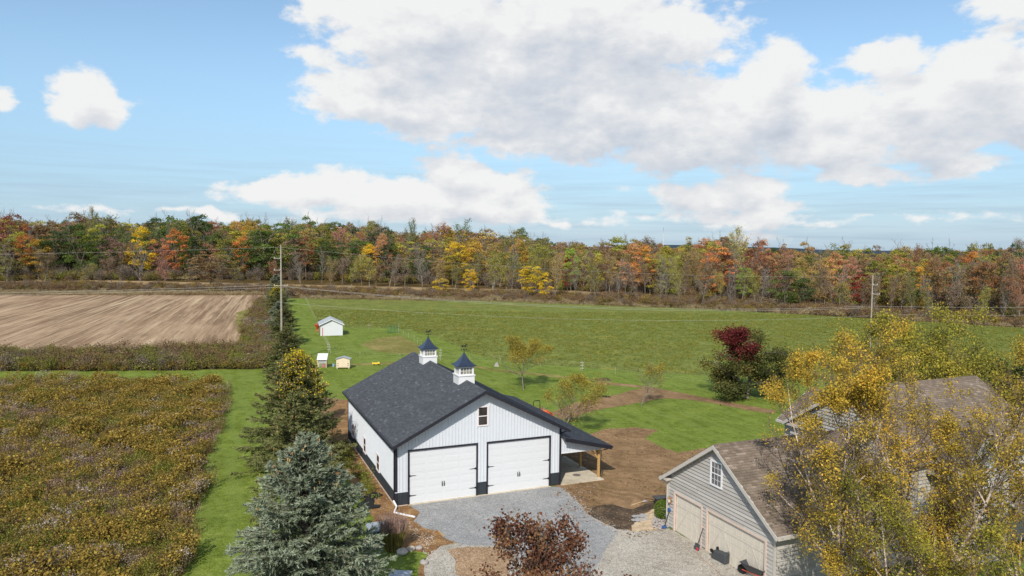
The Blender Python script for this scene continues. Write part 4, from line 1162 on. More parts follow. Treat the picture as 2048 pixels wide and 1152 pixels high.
yy = [.10]+[2.95+i*2.93 for i in range(6)]
for i, y in enumerate(yy):
    p = MB().box(px_-.075, px_+.075, y, y+.15, .12, 2.30).build('post', 'raw_timber', barn)
    MB().box(px_-.10, px_+.10, y-.02, y+.17, .085, .13).build('post_base', 'white_steel', p)
    if i == 0: MB().bar((px_-.08, y+.075, 1.62), (px_-.62, y+.075, 2.29), .09, .09).build('brace', 'raw_timber', p)
    if i < 2: MB().bar((px_, y+.15, 1.75), (px_, y+.62, 2.30), .08, .08).build('brace', 'raw_timber', p)
MB().box(12.2, 15.72, -.18, BL_, -.05, .085).build('patio_slab', 'concrete', barn, kind='structure')
cv = MB().cyl(14.25, 1.35, .086, .10, .30, k=24)
for r in (.1, .18, .25): cv.cyl(14.25, 1.35, .100, .104+r*.01, r, k=20)
cvo = cv.build('drain_cover', 'iron_cover', barn)
MB().tube([(lt[1]+.05, -.45, lt[3]-.14), (px_+.35, -.2, 2.30), (px_+.10, .0, 2.22), (px_+.10, -.02, .5)], .035, 8).build('downspout', 'black_trim', barn)
# white drain elbow on the ground at the barn corner
a0 = at(787, 1014); a1 = at(788, 1028); a2 = at(806, 1031); a3 = at(830, 1036)
pv = MB().tube([(a0[0], a0[1], .42), (a1[0]+.02, a1[1]+.9, .16), (a1[0], a1[1]+.1, .07), (a2[0], a2[1], .065), (a3[0], a3[1], .065)], .065, 10)
tag(pv.build('drain_pipe', 'white_vinyl', None, smooth=False), 'white plastic elbow drain pipe lying at the barn corner', 'pipe')

# ------------------------------------------------------------------ the taupe house with its garage
GX, GY, GTH = 9.8615, 43.711, TH-math.pi/2
house = empty('house', (GX, GY, 0), 'taupe clapboard house with brown shingle roofs and two cream garage doors behind the birches', 'house', GTH)
def lap(parent, plane, at_, sign, z0, z1, iv, course=.21, name='siding'):
    "clapboard courses; iv(z) gives the x intervals of wall at that height"
    m = MB(); rs = random.Random(int(at_*100)+3); z = z0
    while z < z1:
        zt = min(z+course, z1)
        for a0, a1 in iv((z+zt)/2):
            if a1-a0 < .03: continue
            # butt joints
            xs_ = [a0]; x = a0+rs.uniform(1.2, 3.6)
            while x < a1-.6: xs_.append(x); x += 3.6
            xs_.append(a1)
            for q0, q1 in zip(xs_[:-1], xs_[1:]):
                P = [(q0, at_+sign*.072, z), (q1, at_+sign*.072, z), (q1, at_+sign*.006, zt), (q0, at_+sign*.006, zt)]
                B = [(q0, at_, z), (q1, at_, z)]
                if plane == 'x': P = [(p[1], p[0], p[2]) for p in P]; B = [(p[1], p[0], p[2]) for p in B]
                t = rs.random()
                m.quadface(P, t); m.quadface([B[0], B[1], P[1], P[0]], t)
        z += course
    return tag(m.build(name, 'taupe_siding', parent, recalc=False), kind='stuff')
def minus(iv, holes, z):
    out = list(iv)
    for h in holes:
        if h[2] <= z <= h[3]:
            nx = []
            for a0, a1 in out:
                if h[1] <= a0 or h[0] >= a1: nx.append((a0, a1)); continue
                if h[0] > a0: nx.append((a0, h[0]))
                if h[1] < a1: nx.append((h[1], a1))
            out = nx
    return out
GW, GS, GZ, GD = 9.18, .659, 6.38, 9.4
gz = lambda x: GZ-GS*abs(x-GW/2)-.20
GD1, GD2, GH = (.74, 3.25), (3.86, 8.45), 2.35
core = MB()
core.prism([(0, 0), (GD1[0], 0), (GD1[0], gz(GD1[0])), (0, gz(0))], 'y', 0.0, .15)
core.prism([(GD1[0], GH), (GD1[1], GH), (GD1[1], gz(GD1[1])), (GD1[0], gz(GD1[0]))], 'y', 0, .15)
core.prism([(GD1[1], 0), (GD2[0], 0), (GD2[0], gz(GD2[0])), (GD1[1], gz(GD1[1]))], 'y', 0, .15)
core.prism([(GD2[0], GH), (GD2[1], GH), (GD2[1], gz(GD2[1])), (GW/2, gz(GW/2)), (GD2[0], gz(GD2[0]))], 'y', 0, .15)
core.prism([(GD2[1], 0), (GW, 0), (GW, gz(GW)), (GD2[1], gz(GD2[1]))], 'y', 0, .15)
core.box(0, .15, .15, GD, 0, gz(0)); core.box(GW-.15, GW, .15, GD, 0, gz(0))
core.build('garage_wall', 'taupe_siding', house, recalc=False)
holes = [(GD1[0]-.13, GD1[1]+.13, 0, GH+.12), (GD2[0]-.13, GD2[1]+.13, 0, GH+.12), (4.0, 5.05, 3.95, 5.42)]
def giv(z):
    h = (GZ-.2-z)/GS; a0, a1 = max(0, GW/2-h), min(GW, GW/2+h)
    return minus([(a0, a1)], holes, z) if a1 > a0 else []
lap(house, 'y', -.002, -1, .12, GZ-.22, giv)
lap(house, 'x', -.002, -1, .12, gz(0)-.02, lambda z: [(0, GD)])
lap(house, 'x', GW+.002, 1, .12, gz(0)-.02, lambda z: [(0, GD)])
sash_window(house, 'y', 4.10, 4.95, 4.05, 5.32, frame='white_vinyl', gl='grey_glass', cols=3, rows=2, fw=.09, at_=-.055)
for d0, d1_ in (GD1, GD2):
    MB().box(d0-.13, d0, -.085, .10, 0.0, GH+.12).box(d1_, d1_+.13, -.085, .10, 0, GH+.12).box(d0, d1_, -.085, .10, GH, GH+.12).build('door_trim', 'pink_trim', house)
    dr = MB().box(d0, d1_, .07, .11, .02, GH).build('garage_door', 'cream_door', house)
    n = 4
    for r in range(n):
        z0 = .02+(GH-.02)*r/n; z1 = z0+(GH-.02)/n-.014
        MB().box(d0+.02, d1_-.02, .052, .069, z0+.003, z1).build('door_section', 'cream_door', dr)
    # vertical boards and the crossed braces of the carriage pattern
    v = MB(); nb = int((d1_-d0)/.42)
    for k in range(nb+1):
        x = d0+.03+(d1_-d0-.06)*k/nb
        v.box(x-.012 if k % 3 else x-.045, x+.012 if k % 3 else x+.045, .040, .0515, .03, GH-.02)
    leaf = 2 if d1_-d0 < 3 else 4; lw = (d1_-d0)/leaf
    for k in range(leaf):
        xa, xb = d0+lw*k+.08, d0+lw*(k+1)-.08
        if k % 2: xa, xb = xb, xa
        v.bar((xa, .033, .1), (xb, .033, GH*.70), .05, .012, up=(0, 1, 0))
    for zc in (.07, GH*.72, GH-.06): v.box(d0+.02, d1_-.02, .025, .0395, zc-.05, zc+.05)
    v.build('door_batten', 'cream_door', dr)
for q_ in ((-.03, .10, -.085, -.004, .0, gz(0)-.02), (-.085, -.0305, -.085, .10, 0, gz(0)-.02), (GW-.10, GW+.03, -.085, -.004, 0, gz(GW)-.02)): MB().box(*q_).build('corner_board', 'taupe_trim', house)

def gable_roof(parent, axis, c, cz, half, slope, l0, l1, mat='brown_shingle', rake=(1, 1), sides=(1, 1), seed=1, th=.16, name='roof', over=.03, expo=.17):
    "ridge along 'y' (local) at x=c, or along 'x' at y=c; from l0 to l1"
    sw = (lambda p: p) if axis == 'y' else (lambda p: (p[1], p[0], p[2]))
    first = None
    for k, side in enumerate((-1, 1)):
        if not sides[k]: continue
        xe = c+side*half; ze = cz-slope*half
        deck = MB().hexa([sw(p) for p in [(xe, l0, ze-th), (c, l0, cz-th), (c, l1, cz-th), (xe, l1, ze-th), (xe, l0, ze), (c, l0, cz), (c, l1, cz), (xe, l1, ze)]])
        r = deck.build(name, 'taupe_soffit', parent)
        shingles(r, sw((xe, l0, ze)), sw((0, 1, 0)), sw((-side, 0, slope)), l1-l0, math.hypot(half, half*slope), expo, .34, mat, thick=.032, seed=seed+side, hi=.05)
        f = MB()
        for q, e in ((0, l0), (1, l1)):
            if not rake[q]: continue
            a_, b_ = (e-over, e-.003) if q == 0 else (e+.003, e+over)
            f.hexa([sw(p) for p in [(xe, a_, ze-th-.08), (c, a_, cz-th-.08), (c, b_, cz-th-.08), (xe, b_, ze-th-.08), (xe, a_, ze+.0), (c, a_, cz+.0), (c, b_, cz+.0), (xe, b_, ze+.0)]])
        fx = sorted((xe+side*.002, xe+side*.12))
        P0, P1 = sw((fx[0], l0, 0)), sw((fx[1], l1, 0))
        f.box(min(P0[0], P1[0]), max(P0[0], P1[0]), min(P0[1], P1[1]), max(P0[1], P1[1]), ze-.17, ze-.02)
        f.build('fascia', 'taupe_trim', r)
        if first is None: first = r
    cp = MB(); y = l0; rr = random.Random(seed)
    while y < l1-.1:
        for s_ in (-1, 1):
            x1 = c+s_*.15
            cp.hexa([sw(p) for p in [(c, y, cz+.01), (c, y+.26, cz+.01), (x1, y+.26, cz-.15*slope+.01), (x1, y, cz-.15*slope+.01), (c, y, cz+.05), (c, y+.26, cz+.04), (x1, y+.26, cz-.15*slope+.035), (x1, y, cz-.15*slope+.045)]], rr.uniform(.1, .5))
        y += .265
    tag(cp.build('ridge_cap', mat, parent), kind='stuff')
    return first
gable_roof(house, 'y', GW/2, GZ, GW/2+.43, GS, -.39, GD-.0, rake=(1, 0), seed=20)
# eave return at the left front corner
MB().hexa([(-.43, -.39, gz(0)-.13), (.30, -.39, gz(0)-.13), (.30, -.03, gz(0)-.13), (-.43, -.03, gz(0)-.13), (-.43, -.39, gz(0)-.02), (.30, -.39, gz(0)+.02), (.30, -.03, gz(0)+.02), (-.43, -.03, gz(0)-.02)]).build('eave_return', 'taupe_trim', house)
MB().tube([(-.5, -.3, gz(0)-.2), (-.12, -.1, gz(0)-.45), (-.07, -.08, gz(0)-.5), (-.07, -.08, .1)], .04, 8).build('downspout', 'taupe_trim', house)
# main wing
HX, HZ, HH, HSL = 4.87, 9.02, 4.95, .64
hz = lambda x: HZ-HSL*abs(x-HX)-.18
w = MB()
w.prism([(.27, 0), (9.47, 0), (9.47, hz(9.47)), (HX, hz(HX)), (.27, hz(.27))], 'y', 9.4, 9.55)
w.prism([(.27, 0), (9.47, 0), (9.47, hz(9.47)), (HX, hz(HX)), (.27, hz(.27))], 'y', 20.3, 20.45)
w.box(9.32, 9.47, 9.55, 20.3, 0, hz(9.47)); w.box(.27, .42, 9.55, 20.3, 0, hz(.27))
w.build('wall', 'taupe_siding', house, recalc=False)
def hiv(z):
    h = (HZ-.18-z)/HSL; a0, a1 = max(.27, HX-h), min(9.47, HX+h); return [(a0, a1)] if a1 > a0 else []
lap(house, 'y', 9.398, -1, 3.0, HZ-.2, hiv)
lap(house, 'x', 9.472, 1, .1, hz(9.47)-.02, lambda z: [(9.55, 20.3)])
lap(house, 'x', .268, -1, .1, hz(.27)-.02, lambda z: [(9.4, 20.3)])
gable_roof(house, 'y', HX, HZ, HH, HSL, 9.0, 20.75, seed=30)
# bay with its own gable facing the drive
w = MB().prism([(10.55, 0), (14.95, 0), (14.95, 5.45), (12.75, 7.15), (10.55, 5.45)], 'x', 9.5, 10.9); w.build('bay_wall', 'taupe_siding', house)
lap(house, 'x', 10.902, 1, .1, 7.1, lambda z: [(max(10.55, 12.75-(7.15-z)/.77), min(14.95, 12.75+(7.15-z)/.77))])
gable_roof(house, 'x', 12.75, 7.36, 2.6, .80, 6.9, 11.25, rake=(0, 1), seed=40)
sash_window(house, 'x', 12.2, 13.2, 4.4, 5.7, frame='white_vinyl', gl='grey_glass', cols=3, rows=2, fw=.09, at_=10.93, sign=1)
sash_window(house, 'x', 11.4, 12.3, 1.0, 2.5, frame='white_vinyl', gl='grey_glass', cols=3, rows=2, fw=.09, at_=10.93, sign=1)
sash_window(house, 'x', 13.2, 14.1, 1.0, 2.5, frame='white_vinyl', gl='grey_glass', cols=3, rows=2, fw=.09, at_=10.93, sign=1)
for yy_ in (16.2, 18.6): sash_window(house, 'x', yy_, yy_+.95, 3.9, 5.2, frame='white_vinyl', gl='grey_glass', cols=3, rows=2, fw=.09, at_=9.50, sign=1)
# porch roof along the front
pr = MB().hexa([(9.5, 14.97, 3.75), (9.5, 21.2, 3.75), (12.4, 21.2, 2.65), (12.4, 14.97, 2.65), (9.5, 14.97, 3.9), (9.5, 21.2, 3.9), (12.4, 21.2, 2.8), (12.4, 14.97, 2.8)]).build('porch_roof', 'taupe_soffit', house)
shingles(pr, (12.4, 14.97, 2.8), (0, 1, 0), (-2.9, 0, 1.1), 6.23, 3.1, .15, .34, 'brown_shingle', thick=.032, seed=51)
MB().box(12.402, 12.52, 14.97, 21.2, 2.62, 2.78).build('gutter', 'taupe_trim', pr)
for yy_ in (15.3, 17.3, 19.3, 21.0): MB().box(12.0, 12.16, yy_-.08, yy_+.08, 0, 2.64).build('porch_post', 'white_vinyl', house)
# lower wing to the right
w = MB().prism([(.4, 0), (9.3, 0), (9.3, 3.45), (4.87, 6.25), (.4, 3.45)], 'y', 20.5, 33.5); w.build('wing_wall', 'taupe_siding', house)
lap(house, 'x', 9.302, 1, .1, 3.4, lambda z: [(20.5, 33.5)])
gable_roof(house, 'y', 4.87, 6.6, 5.0, .63, 20.78, 34.0, rake=(0, 1), seed=60)
# rear gable behind the garage
w = MB().prism([(9.6, 0), (14.6, 0), (14.6, 5.6), (12.1, 7.3), (9.6, 5.6)], 'x', -.5, .2); w.build('rear_wall', 'taupe_siding', house)
gable_roof(house, 'x', 12.1, 7.75, 2.9, .66, -.8, 3.6, rake=(1, 0), seed=70)
# wall lantern by the left garage door and twin floodlight under the eave
def hpt(x, y, z):
    c, s = math.cos(GTH), math.sin(GTH); return (GX+x*c-y*s, GY+x*s+y*c, z)
ln = empty('wall_lantern', hpt(.33, -.03, 1.75), 'copper coach lantern on the wall left of the garage door', 'lantern', GTH)
MB().box(-.06, .06, -.03, .03, -.22, .16).build('back_plate', 'copper', ln)
MB().tube([(0, -.03, -.12), (0, -.16, -.16), (0, -.18, -.08)], .014, 6).build('arm', 'copper', ln)
MB().tube([(0, -.18, -.06), (0, -.18, .16)], [.075, .095], 6).build('lamp_glass', 'lantern_glass', ln)
MB().tube([(0, -.18, .162), (0, -.18, .27), (0, -.18, .32)], [.13, .03, .015], 6).build('lamp_cap', 'copper', ln)
MB().tube([(0, -.18, -.11), (0, -.18, -.062)], [.04, .085], 6).build('lamp_base', 'copper', ln)
fl = empty('floodlight', hpt(-.10, .28, 2.55), 'white twin floodlight under the garage eave at its left corner', 'floodlight', GTH)
MB().cyl(0, 0, -.02, .06, .07, k=12).build('mount', 'white_vinyl', fl)
for s_ in (-1, 1):
    MB().tube([(0, 0, -.02), (-.06, s_*.09, -.10), (-.10, s_*.13, -.2), (-.14, s_*.15, -.34)], [.025, .03, .07, .10], 10).build('lamp_head', 'white_vinyl', fl)

# ------------------------------------------------------------------ trees near the buildings
def child(name, me, parent, col=None, **p):
    o = bpy.data.objects.new(name, me); link(o, parent, **p)
    if col: o.color = (*col[:3], 1)
    return o

def near_tree(label, loc, seed, H, tr, levels, nch, lr, ang, leafm, n_leaf, leaf, bark, stems=1, spread=.3, sig=.25, cat='tree', name='broadleaf_tree', group=None,
              start=.3, up_pull=.12, droop=0.0, first_len=None, minlev=2, wander=.11, clipz=None, twig='bark_twig', k0=6, mask=None, aspect=.7, CL=.7, rz=None, leaf2=None, zbias=None, seg=5):
    rs = np.random.RandomState(seed)
    root = empty(name, (loc[0], loc[1], terr(*loc)), label, cat, rs.uniform(0, 6) if rz is None else rz, group)
    TP = []; allS = []
    for s in range(stems):
        a = s*6.283/stems+rs.uniform(-.3, .3)
        L = (math.cos(a)*spread*rs.uniform(.6, 1.2), math.sin(a)*spread*rs.uniform(.6, 1.2)) if stems > 1 else (rs.normal(0, .03), rs.normal(0, .03))
        S, (tp, tl) = skeleton(rs, H*(rs.uniform(.82, 1.0) if stems > 1 else 1.0), tr, levels, nch, lr, ang, start=start, up_pull=up_pull, droop=droop, first_len=first_len, lean=L, wander=wander, seg=seg)
        allS.append(S); TP.append(tp[tl >= minlev])
    P0 = np.concatenate([s[0] for s in allS]); P1 = np.concatenate([s[1] for s in allS]); R0 = np.concatenate([s[2] for s in allS]); R1 = np.concatenate([s[3] for s in allS]); LV = np.concatenate([s[4] for s in allS])
    f = FB([bark, twig])
    tp = np.concatenate(TP)
    kz = (H-.1)/max(P0[:, 2].max(), P1[:, 2].max()); kh = kz**.35
    for arr in (P0, P1, tp): arr *= np.array([kh, kh, kz])
    big_ = (LV == 0) | ((LV == 1) & (R0 > (.014 if bark != 'bark_birch' else .030)))
    rmin = .006
    f.tubes(P0[big_], P1[big_], np.maximum(R0[big_], rmin), np.maximum(R1[big_], rmin), k0, 0)
    f.tubes(P0[~big_], P1[~big_], np.maximum(R0[~big_], rmin), np.maximum(R1[~big_], rmin), 3, 1)
    child('trunk', f.mesh('trunk'), root)
    if n_leaf:
        k = rs.randint(0, len(tp), n_leaf)
        # clusters: some twig ends carry many leaves, others few
        wgt = rs.gamma(.8, 1, len(tp))
        nzv = vnoise(tp[:, 0]+loc[0]+tp[:, 2]*.4, tp[:, 1]+loc[1]-tp[:, 2]*1.1, 1.05*CL, seed)
        wgt = wgt*np.clip(.45+nzv*2.6, .02, 1.6); 
        if zbias is not None: wgt = wgt*zbias(tp)
        k = rs.choice(len(tp), n_leaf, p=wgt/wgt.sum())
        C = tp[k]+rs.normal(0, sig, (n_leaf, 3))*np.array([1, 1, .8])
        g = FB([leafm]+([leaf2] if leaf2 else []))
        ct = np.clip(.5+vnoise(tp[:, 0], tp[:, 1]+tp[:, 2], .55, seed+3)*1.1, 0, 1)
        tint = np.clip(ct[k]*.5+rs.rand(n_leaf)*.5, 0, 1)
        if leaf2 and mask:
            m = mask(C, rs)
            g.leaves(C[~m], leaf, rs, 0, tint=tint[~m], aspect=aspect); g.leaves(C[m], leaf, rs, 1, tint=tint[m], aspect=aspect)
        else: g.leaves(C, leaf, rs, 0, tint=tint, aspect=aspect)
        child('crown', g.mesh('crown'), root)
    return root

BIRCH = dict(levels=3, nch=[17, 9, 7], lr=[.40, .50, .50], ang=[.75, .8, .7], bark='bark_birch', sig=.17, group='yellow birches in front of the house', name='birch_tree')
near_tree('tall multi-stemmed birch with yellow leaves in front of the garage roof', (14.9, 31.4), 101, 13.3, .12, zbias=lambda p: np.where(p[:, 2] > 10.7, 2.2, np.where((p[:, 2] > 8.2) & (np.hypot(p[:, 0], p[:, 1]) < 2.2), .35, 1.1)), n_leaf=34000, leaf=.090, leafm='leaf_birch', stems=3, spread=.18, first_len=3.0, start=.16, **BIRCH)
near_tree('tallest birch, its greenish yellow crown standing above the house ridge', (18.6, 31.2), 102, 14.6, .14, n_leaf=42000, leaf=.090, leafm='leaf_birch', stems=4, spread=.24, first_len=3.4, start=.16, **BIRCH)
near_tree('yellow birch cut off by the right edge of the picture', (22.6, 29.0), 103, 12.2, .12, n_leaf=26000, leaf=.090, leafm='leaf_birch', stems=3, spread=.26, first_len=3.3, start=.14, **BIRCH)
near_tree('low leaning birch in the bottom right corner, greener than the others', (16.6, 28.0), 104, 8.6, .10, n_leaf=18000, leaf=.085, leafm='leaf_birch_green', stems=3, spread=.34, first_len=2.9, start=.12, **BIRCH)
near_tree('dark olive and rust tree standing behind the right end of the house', (42.5, 58.5), 105, 9.0, .18, 3, [16, 9, 6], [.5, .5, .5], [1.0, .8, .7], 'leaf_darkgreen', 36000, .20, 'bark_dark', CL=.45, stems=3, spread=.45, first_len=5.8, start=.08, sig=.4)
near_tree('broad green and yellow tree behind the house roof', (34.5, 59.5), 106, 12.7, .18, 3, [16, 9, 6], [.5, .5, .5], [1.0, .8, .7], 'leaf_birch_green', 46000, .165, 'bark_grey', stems=4, spread=.40, first_len=6.0, start=.2, sig=.40, CL=.45)

# dark red maple whose top rises into the bottom of the picture
near_tree('dark red leaved maple with a broad crown at the bottom edge of the gravel', (1.75, 22.2), 111, 8.45, .12, 3, [16, 8, 6], [.42, .5, .5], [.62, .8, .7], 'leaf_maple_red', 21000, .105, 'bark_dark',
          first_len=3.9, start=.30, sig=.20, up_pull=.20, aspect=.9, name='maple_tree')
# slender young trees on the lawn
near_tree('young tree with thin lime and orange top, tallest of the three on the lawn', at(1047, 779), 121, 6.4, .085, 3, [13, 9, 6], [.40, .5, .5], [.85, .7, .7], 'leaf_lime', 9500, .13, 'bark_pale',
          first_len=4.4, start=.32, sig=.22, zbias=lambda p: np.clip((p[:, 2]-2.9)/2.4, .05, 1)**1.4, name='young_tree')
near_tree('wide thin young tree growing just behind the lean-to roof and the tractor', at(1128, 862), 122, 5.6, .085, 3, [15, 9, 6], [.44, .5, .5], [.85, .7, .7], 'leaf_lime', 5200, .12, 'bark_pale',
          first_len=4.4, start=.14, sig=.24, zbias=lambda p: np.clip((p[:, 2]-3.0)/2.0, .05, 1)*(np.clip((-p[:, 0]+1.6), .1, 1)), name='young_tree')
near_tree('smallest young tree, almost bare, beside the dirt track', at(1283, 812), 123, 5.0, .07, 3, [13, 8, 5], [.34, .5, .5], [.7, .7, .7], 'leaf_lime', 1500, .11, 'bark_pale',
          first_len=2.9, start=.32, sig=.2, zbias=lambda p: np.clip((p[:, 2]-3.0)/1.6, .05, 1), name='young_tree')
# broad maple in front of the house, crimson bare-ish top on dark green
def mapmask(C, rs):
    return (C[:, 2] > 5.1+.4*rs.normal(size=len(C))) & (C[:, 0] < .3+.3*rs.normal(size=len(C))) 
mpl = near_tree('round dark green tree with a crimson half bare crown on the lawn', at(1493, 797), 131, 8.2, .22, 3, [15, 9, 6], [.5, .5, .5], [1.3, .8, .7], 'leaf_darkgreen', 30000, .20, 'bark_grey', rz=0.0,
          first_len=4.9, start=.03, sig=.38, leaf2='leaf_crimson', mask=mapmask, name='maple_tree', up_pull=.03, CL=.45, zbias=lambda p: np.where((p[:, 2] > 5.3) & (p[:, 0] < .4), .45, 1.0))

mpl.scale = (1.16, 1.16, 1.0)
# ------------------------------------------------------------------ spruces
def spruce_mesh(seed, H, R, mats, dens=1.0, spike=.12, w=.045, zlow=.25, cone=0, wh=.30, per=9, vine=0, droop=.28, PW=.62):
    rs = np.random.RandomState(seed); f = FB(mats)
    z = zlow; A = []; D = []; TT = []; LL = []
    P0s = []; P1s = []; R0s = []; R1s = []
    tips = []
    while z < H-.15:
        t = z/H
        nb = max(5, int(per*(1-.25*t)))
        for b in range(nb):
            az = rs.uniform(0, 6.283)
            L = R*(1-t)**PW*rs.uniform(.68, 1.08)*min(1, .55+.45*(1-t)*6)+.06
            el0 = .05+.65*t+rs.normal(0, .07)
            n = 8; p = np.array([0, 0, z+rs.uniform(-.1, .1)]); pts = [p]
            tn = rs.rand()
            for i in range(n):
                s = (i+.5)/n
                e = el0-droop*2.0*s*(1-t)*(1.25-s)+(.42*(s-.72) if s > .72 else 0)
                az += rs.normal(0, .05)
                d = np.array([math.cos(az)*math.cos(e), math.sin(az)*math.cos(e), math.sin(e)])
                p = p+d*L/n; pts.append(p)
            pts = np.array(pts)
            P0s.append(pts[:-1]); P1s.append(pts[1:]); rr = .012+.030*L/R*(1-np.arange(n+1)/n); R0s.append(rr[:-1]); R1s.append(rr[1:])
            # side twigs
            m = max(4, int(L/.115*dens))
            s = rs.uniform(.10, 1.0, m)**.8
            idx = np.minimum((s*n).astype(int), n-1); fr = (s*n-idx)[:, None]
            base = pts[idx]*(1-fr)+pts[idx+1]*fr
            dirn = pts[idx+1]-pts[idx]; dirn /= np.linalg.norm(dirn, axis=1)[:, None]
            side = np.cross(dirn, [0, 0, 1.]); side /= np.linalg.norm(side, axis=1)[:, None]+1e-9
            sg = rs.choice([-1, 1], m)[:, None]
            td = dirn*.75+side*sg*rs.uniform(.5, 1.0, (m, 1))+np.array([0, 0, -.16])+rs.normal(0, .16, (m, 3))
            td /= np.linalg.norm(td, axis=1)[:, None]
            tl = np.minimum(.62, .10+.42*L*(1-s)**.7)*rs.uniform(.6, 1.15, m)
            nn = 5
            q = (np.arange(nn)+.5)/nn
            nodes = base[:, None, :]+td[:, None, :]*(tl[:, None]*q[None, :])[..., None]
            nodes[..., 2] -= .10*(q**2)[None, :]*tl[:, None]
            tw = np.repeat(td[:, None, :], nn, 1)
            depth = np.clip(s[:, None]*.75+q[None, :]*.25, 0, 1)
            for r in range(2):
                dd = tw+rs.normal(0, .55, tw.shape); dd[..., 2] += .22; dd /= np.linalg.norm(dd, axis=2)[..., None]
                A.append(nodes.reshape(-1, 3)); D.append(dd.reshape(-1, 3))
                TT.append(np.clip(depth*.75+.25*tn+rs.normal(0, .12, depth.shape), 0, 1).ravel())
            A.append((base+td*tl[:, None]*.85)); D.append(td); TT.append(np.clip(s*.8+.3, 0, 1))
            tips.append(pts[-3:])
        z += wh*(1-.45*t)*rs.uniform(.85, 1.15)
    A = np.concatenate(A); D = np.concatenate(D); TT = np.concatenate(TT)
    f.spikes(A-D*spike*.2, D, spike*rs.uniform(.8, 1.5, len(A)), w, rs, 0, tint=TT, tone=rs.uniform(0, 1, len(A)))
    P0 = np.concatenate(P0s); P1 = np.concatenate(P1s)
    f.tubes(P0, P1, np.concatenate(R0s), np.concatenate(R1s), 3, 1)
    tips = np.concatenate(tips)
    if cone:
        hi_ = tips[(tips[:, 2] > H*.62)]
        k = rs.randint(0, len(hi_), cone)
        c = hi_[k]+rs.normal(0, .09, (cone, 3)); dn = np.tile([0, 0, -1.], (cone, 1))+rs.normal(0, .15, (cone, 3))
        f.spikes(c, dn, .17, .09, rs, 2); f.spikes(c, dn, .15, .09, rs, 2)
    if vine:
        hi_ = tips[(tips[:, 2] > H*.66) & (tips[:, 0] > -.6)]
        if len(hi_):
            k = rs.randint(0, len(hi_), vine); f.leaves(hi_[k]+rs.normal(0, .16, (vine, 3)), .095, rs, 3, aspect=.8)
    tk = FB(['bark_dark']); zz = np.linspace(0, H*.97, 9)
    a_ = np.stack([0*zz, 0*zz, zz], 1); rr = (.02+.017*H*(1-zz/H))
    tk.tubes(a_[:-1], a_[1:], rr[:-1], rr[1:], 8, 0)
    print('spruce', H, len(A))
    return f.mesh('crown'), tk.mesh('trunk')

def spruce(me, loc, label, sc=1.0, rz=0.0, sx=None):
    root = empty('spruce_tree', (loc[0], loc[1], 0), label, 'spruce', rz, 'spruces in the row beside the drive')
    child('trunk', me[1], root); child('crown', me[0], root)
    root.scale = ((sx or sc), (sx or sc), sc)
    return root
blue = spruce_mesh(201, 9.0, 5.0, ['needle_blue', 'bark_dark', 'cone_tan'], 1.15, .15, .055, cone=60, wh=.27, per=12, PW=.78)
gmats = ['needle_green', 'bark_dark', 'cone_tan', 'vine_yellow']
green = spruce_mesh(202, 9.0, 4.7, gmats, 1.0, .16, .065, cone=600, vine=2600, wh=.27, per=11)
plain = spruce_mesh(203, 7.5, 2.9, gmats, .75, .20, .085, cone=60, wh=.34, per=8)
far_blue = spruce_mesh(204, 7.5, 2.5, ['needle_blue', 'bark_dark', 'cone_tan'], .6, .24, .11, wh=.36, per=8)
far_vine = spruce_mesh(205, 7.0, 2.4, gmats, .6, .22, .10, vine=1800, wh=.36, per=8)
spruce(blue, (-9.0, 31.2), 'big blue-grey spruce in the foreground left of the barn')
rowx = lambda y: -16.3-.338*(y-54)
spruce(plain, (-13.4, 44.2), 'dark green spruce between the big blue spruce and the one with cones', 1.08, 1.0, 1.15)
spruce(green, (-16.6, 54.5), 'green spruce with tan cones and yellow vine near its top', 1.0, 0.0)
spruce(far_vine, (rowx(66)+.8, 66), 'spruce draped with bright yellow vine behind the cone bearing one', 1.05, 2.0, 1.1)
for y, me, sc, lb in ((90, plain, .92, 'dark spruce directly in front of the tall utility pole'), (104, plain, .78, 'small spruce just behind the foot of the tall utility pole'),
                      (124, plain, .88, 'middle spruce of the far row, left of the white shed'), (140, far_blue, .82, 'bluish spruce of the row level with the back of the white shed'),
                      (160, plain, .90, 'dark spruce of the row a little beyond the white shed'), (178, far_vine, 1.0, 'spruce topped with yellow vine near the far end of the row'),
                      (196, plain, .90, 'last but one spruce of the row'), (214, far_blue, 1.12, 'blue spruce at the far end of the row, tallest there')):
    spruce(me, (rowx(y)+random.uniform(-.5, .5), y), lb, sc, y*1.3, sc*(1.15 if y < 120 else 1.5))

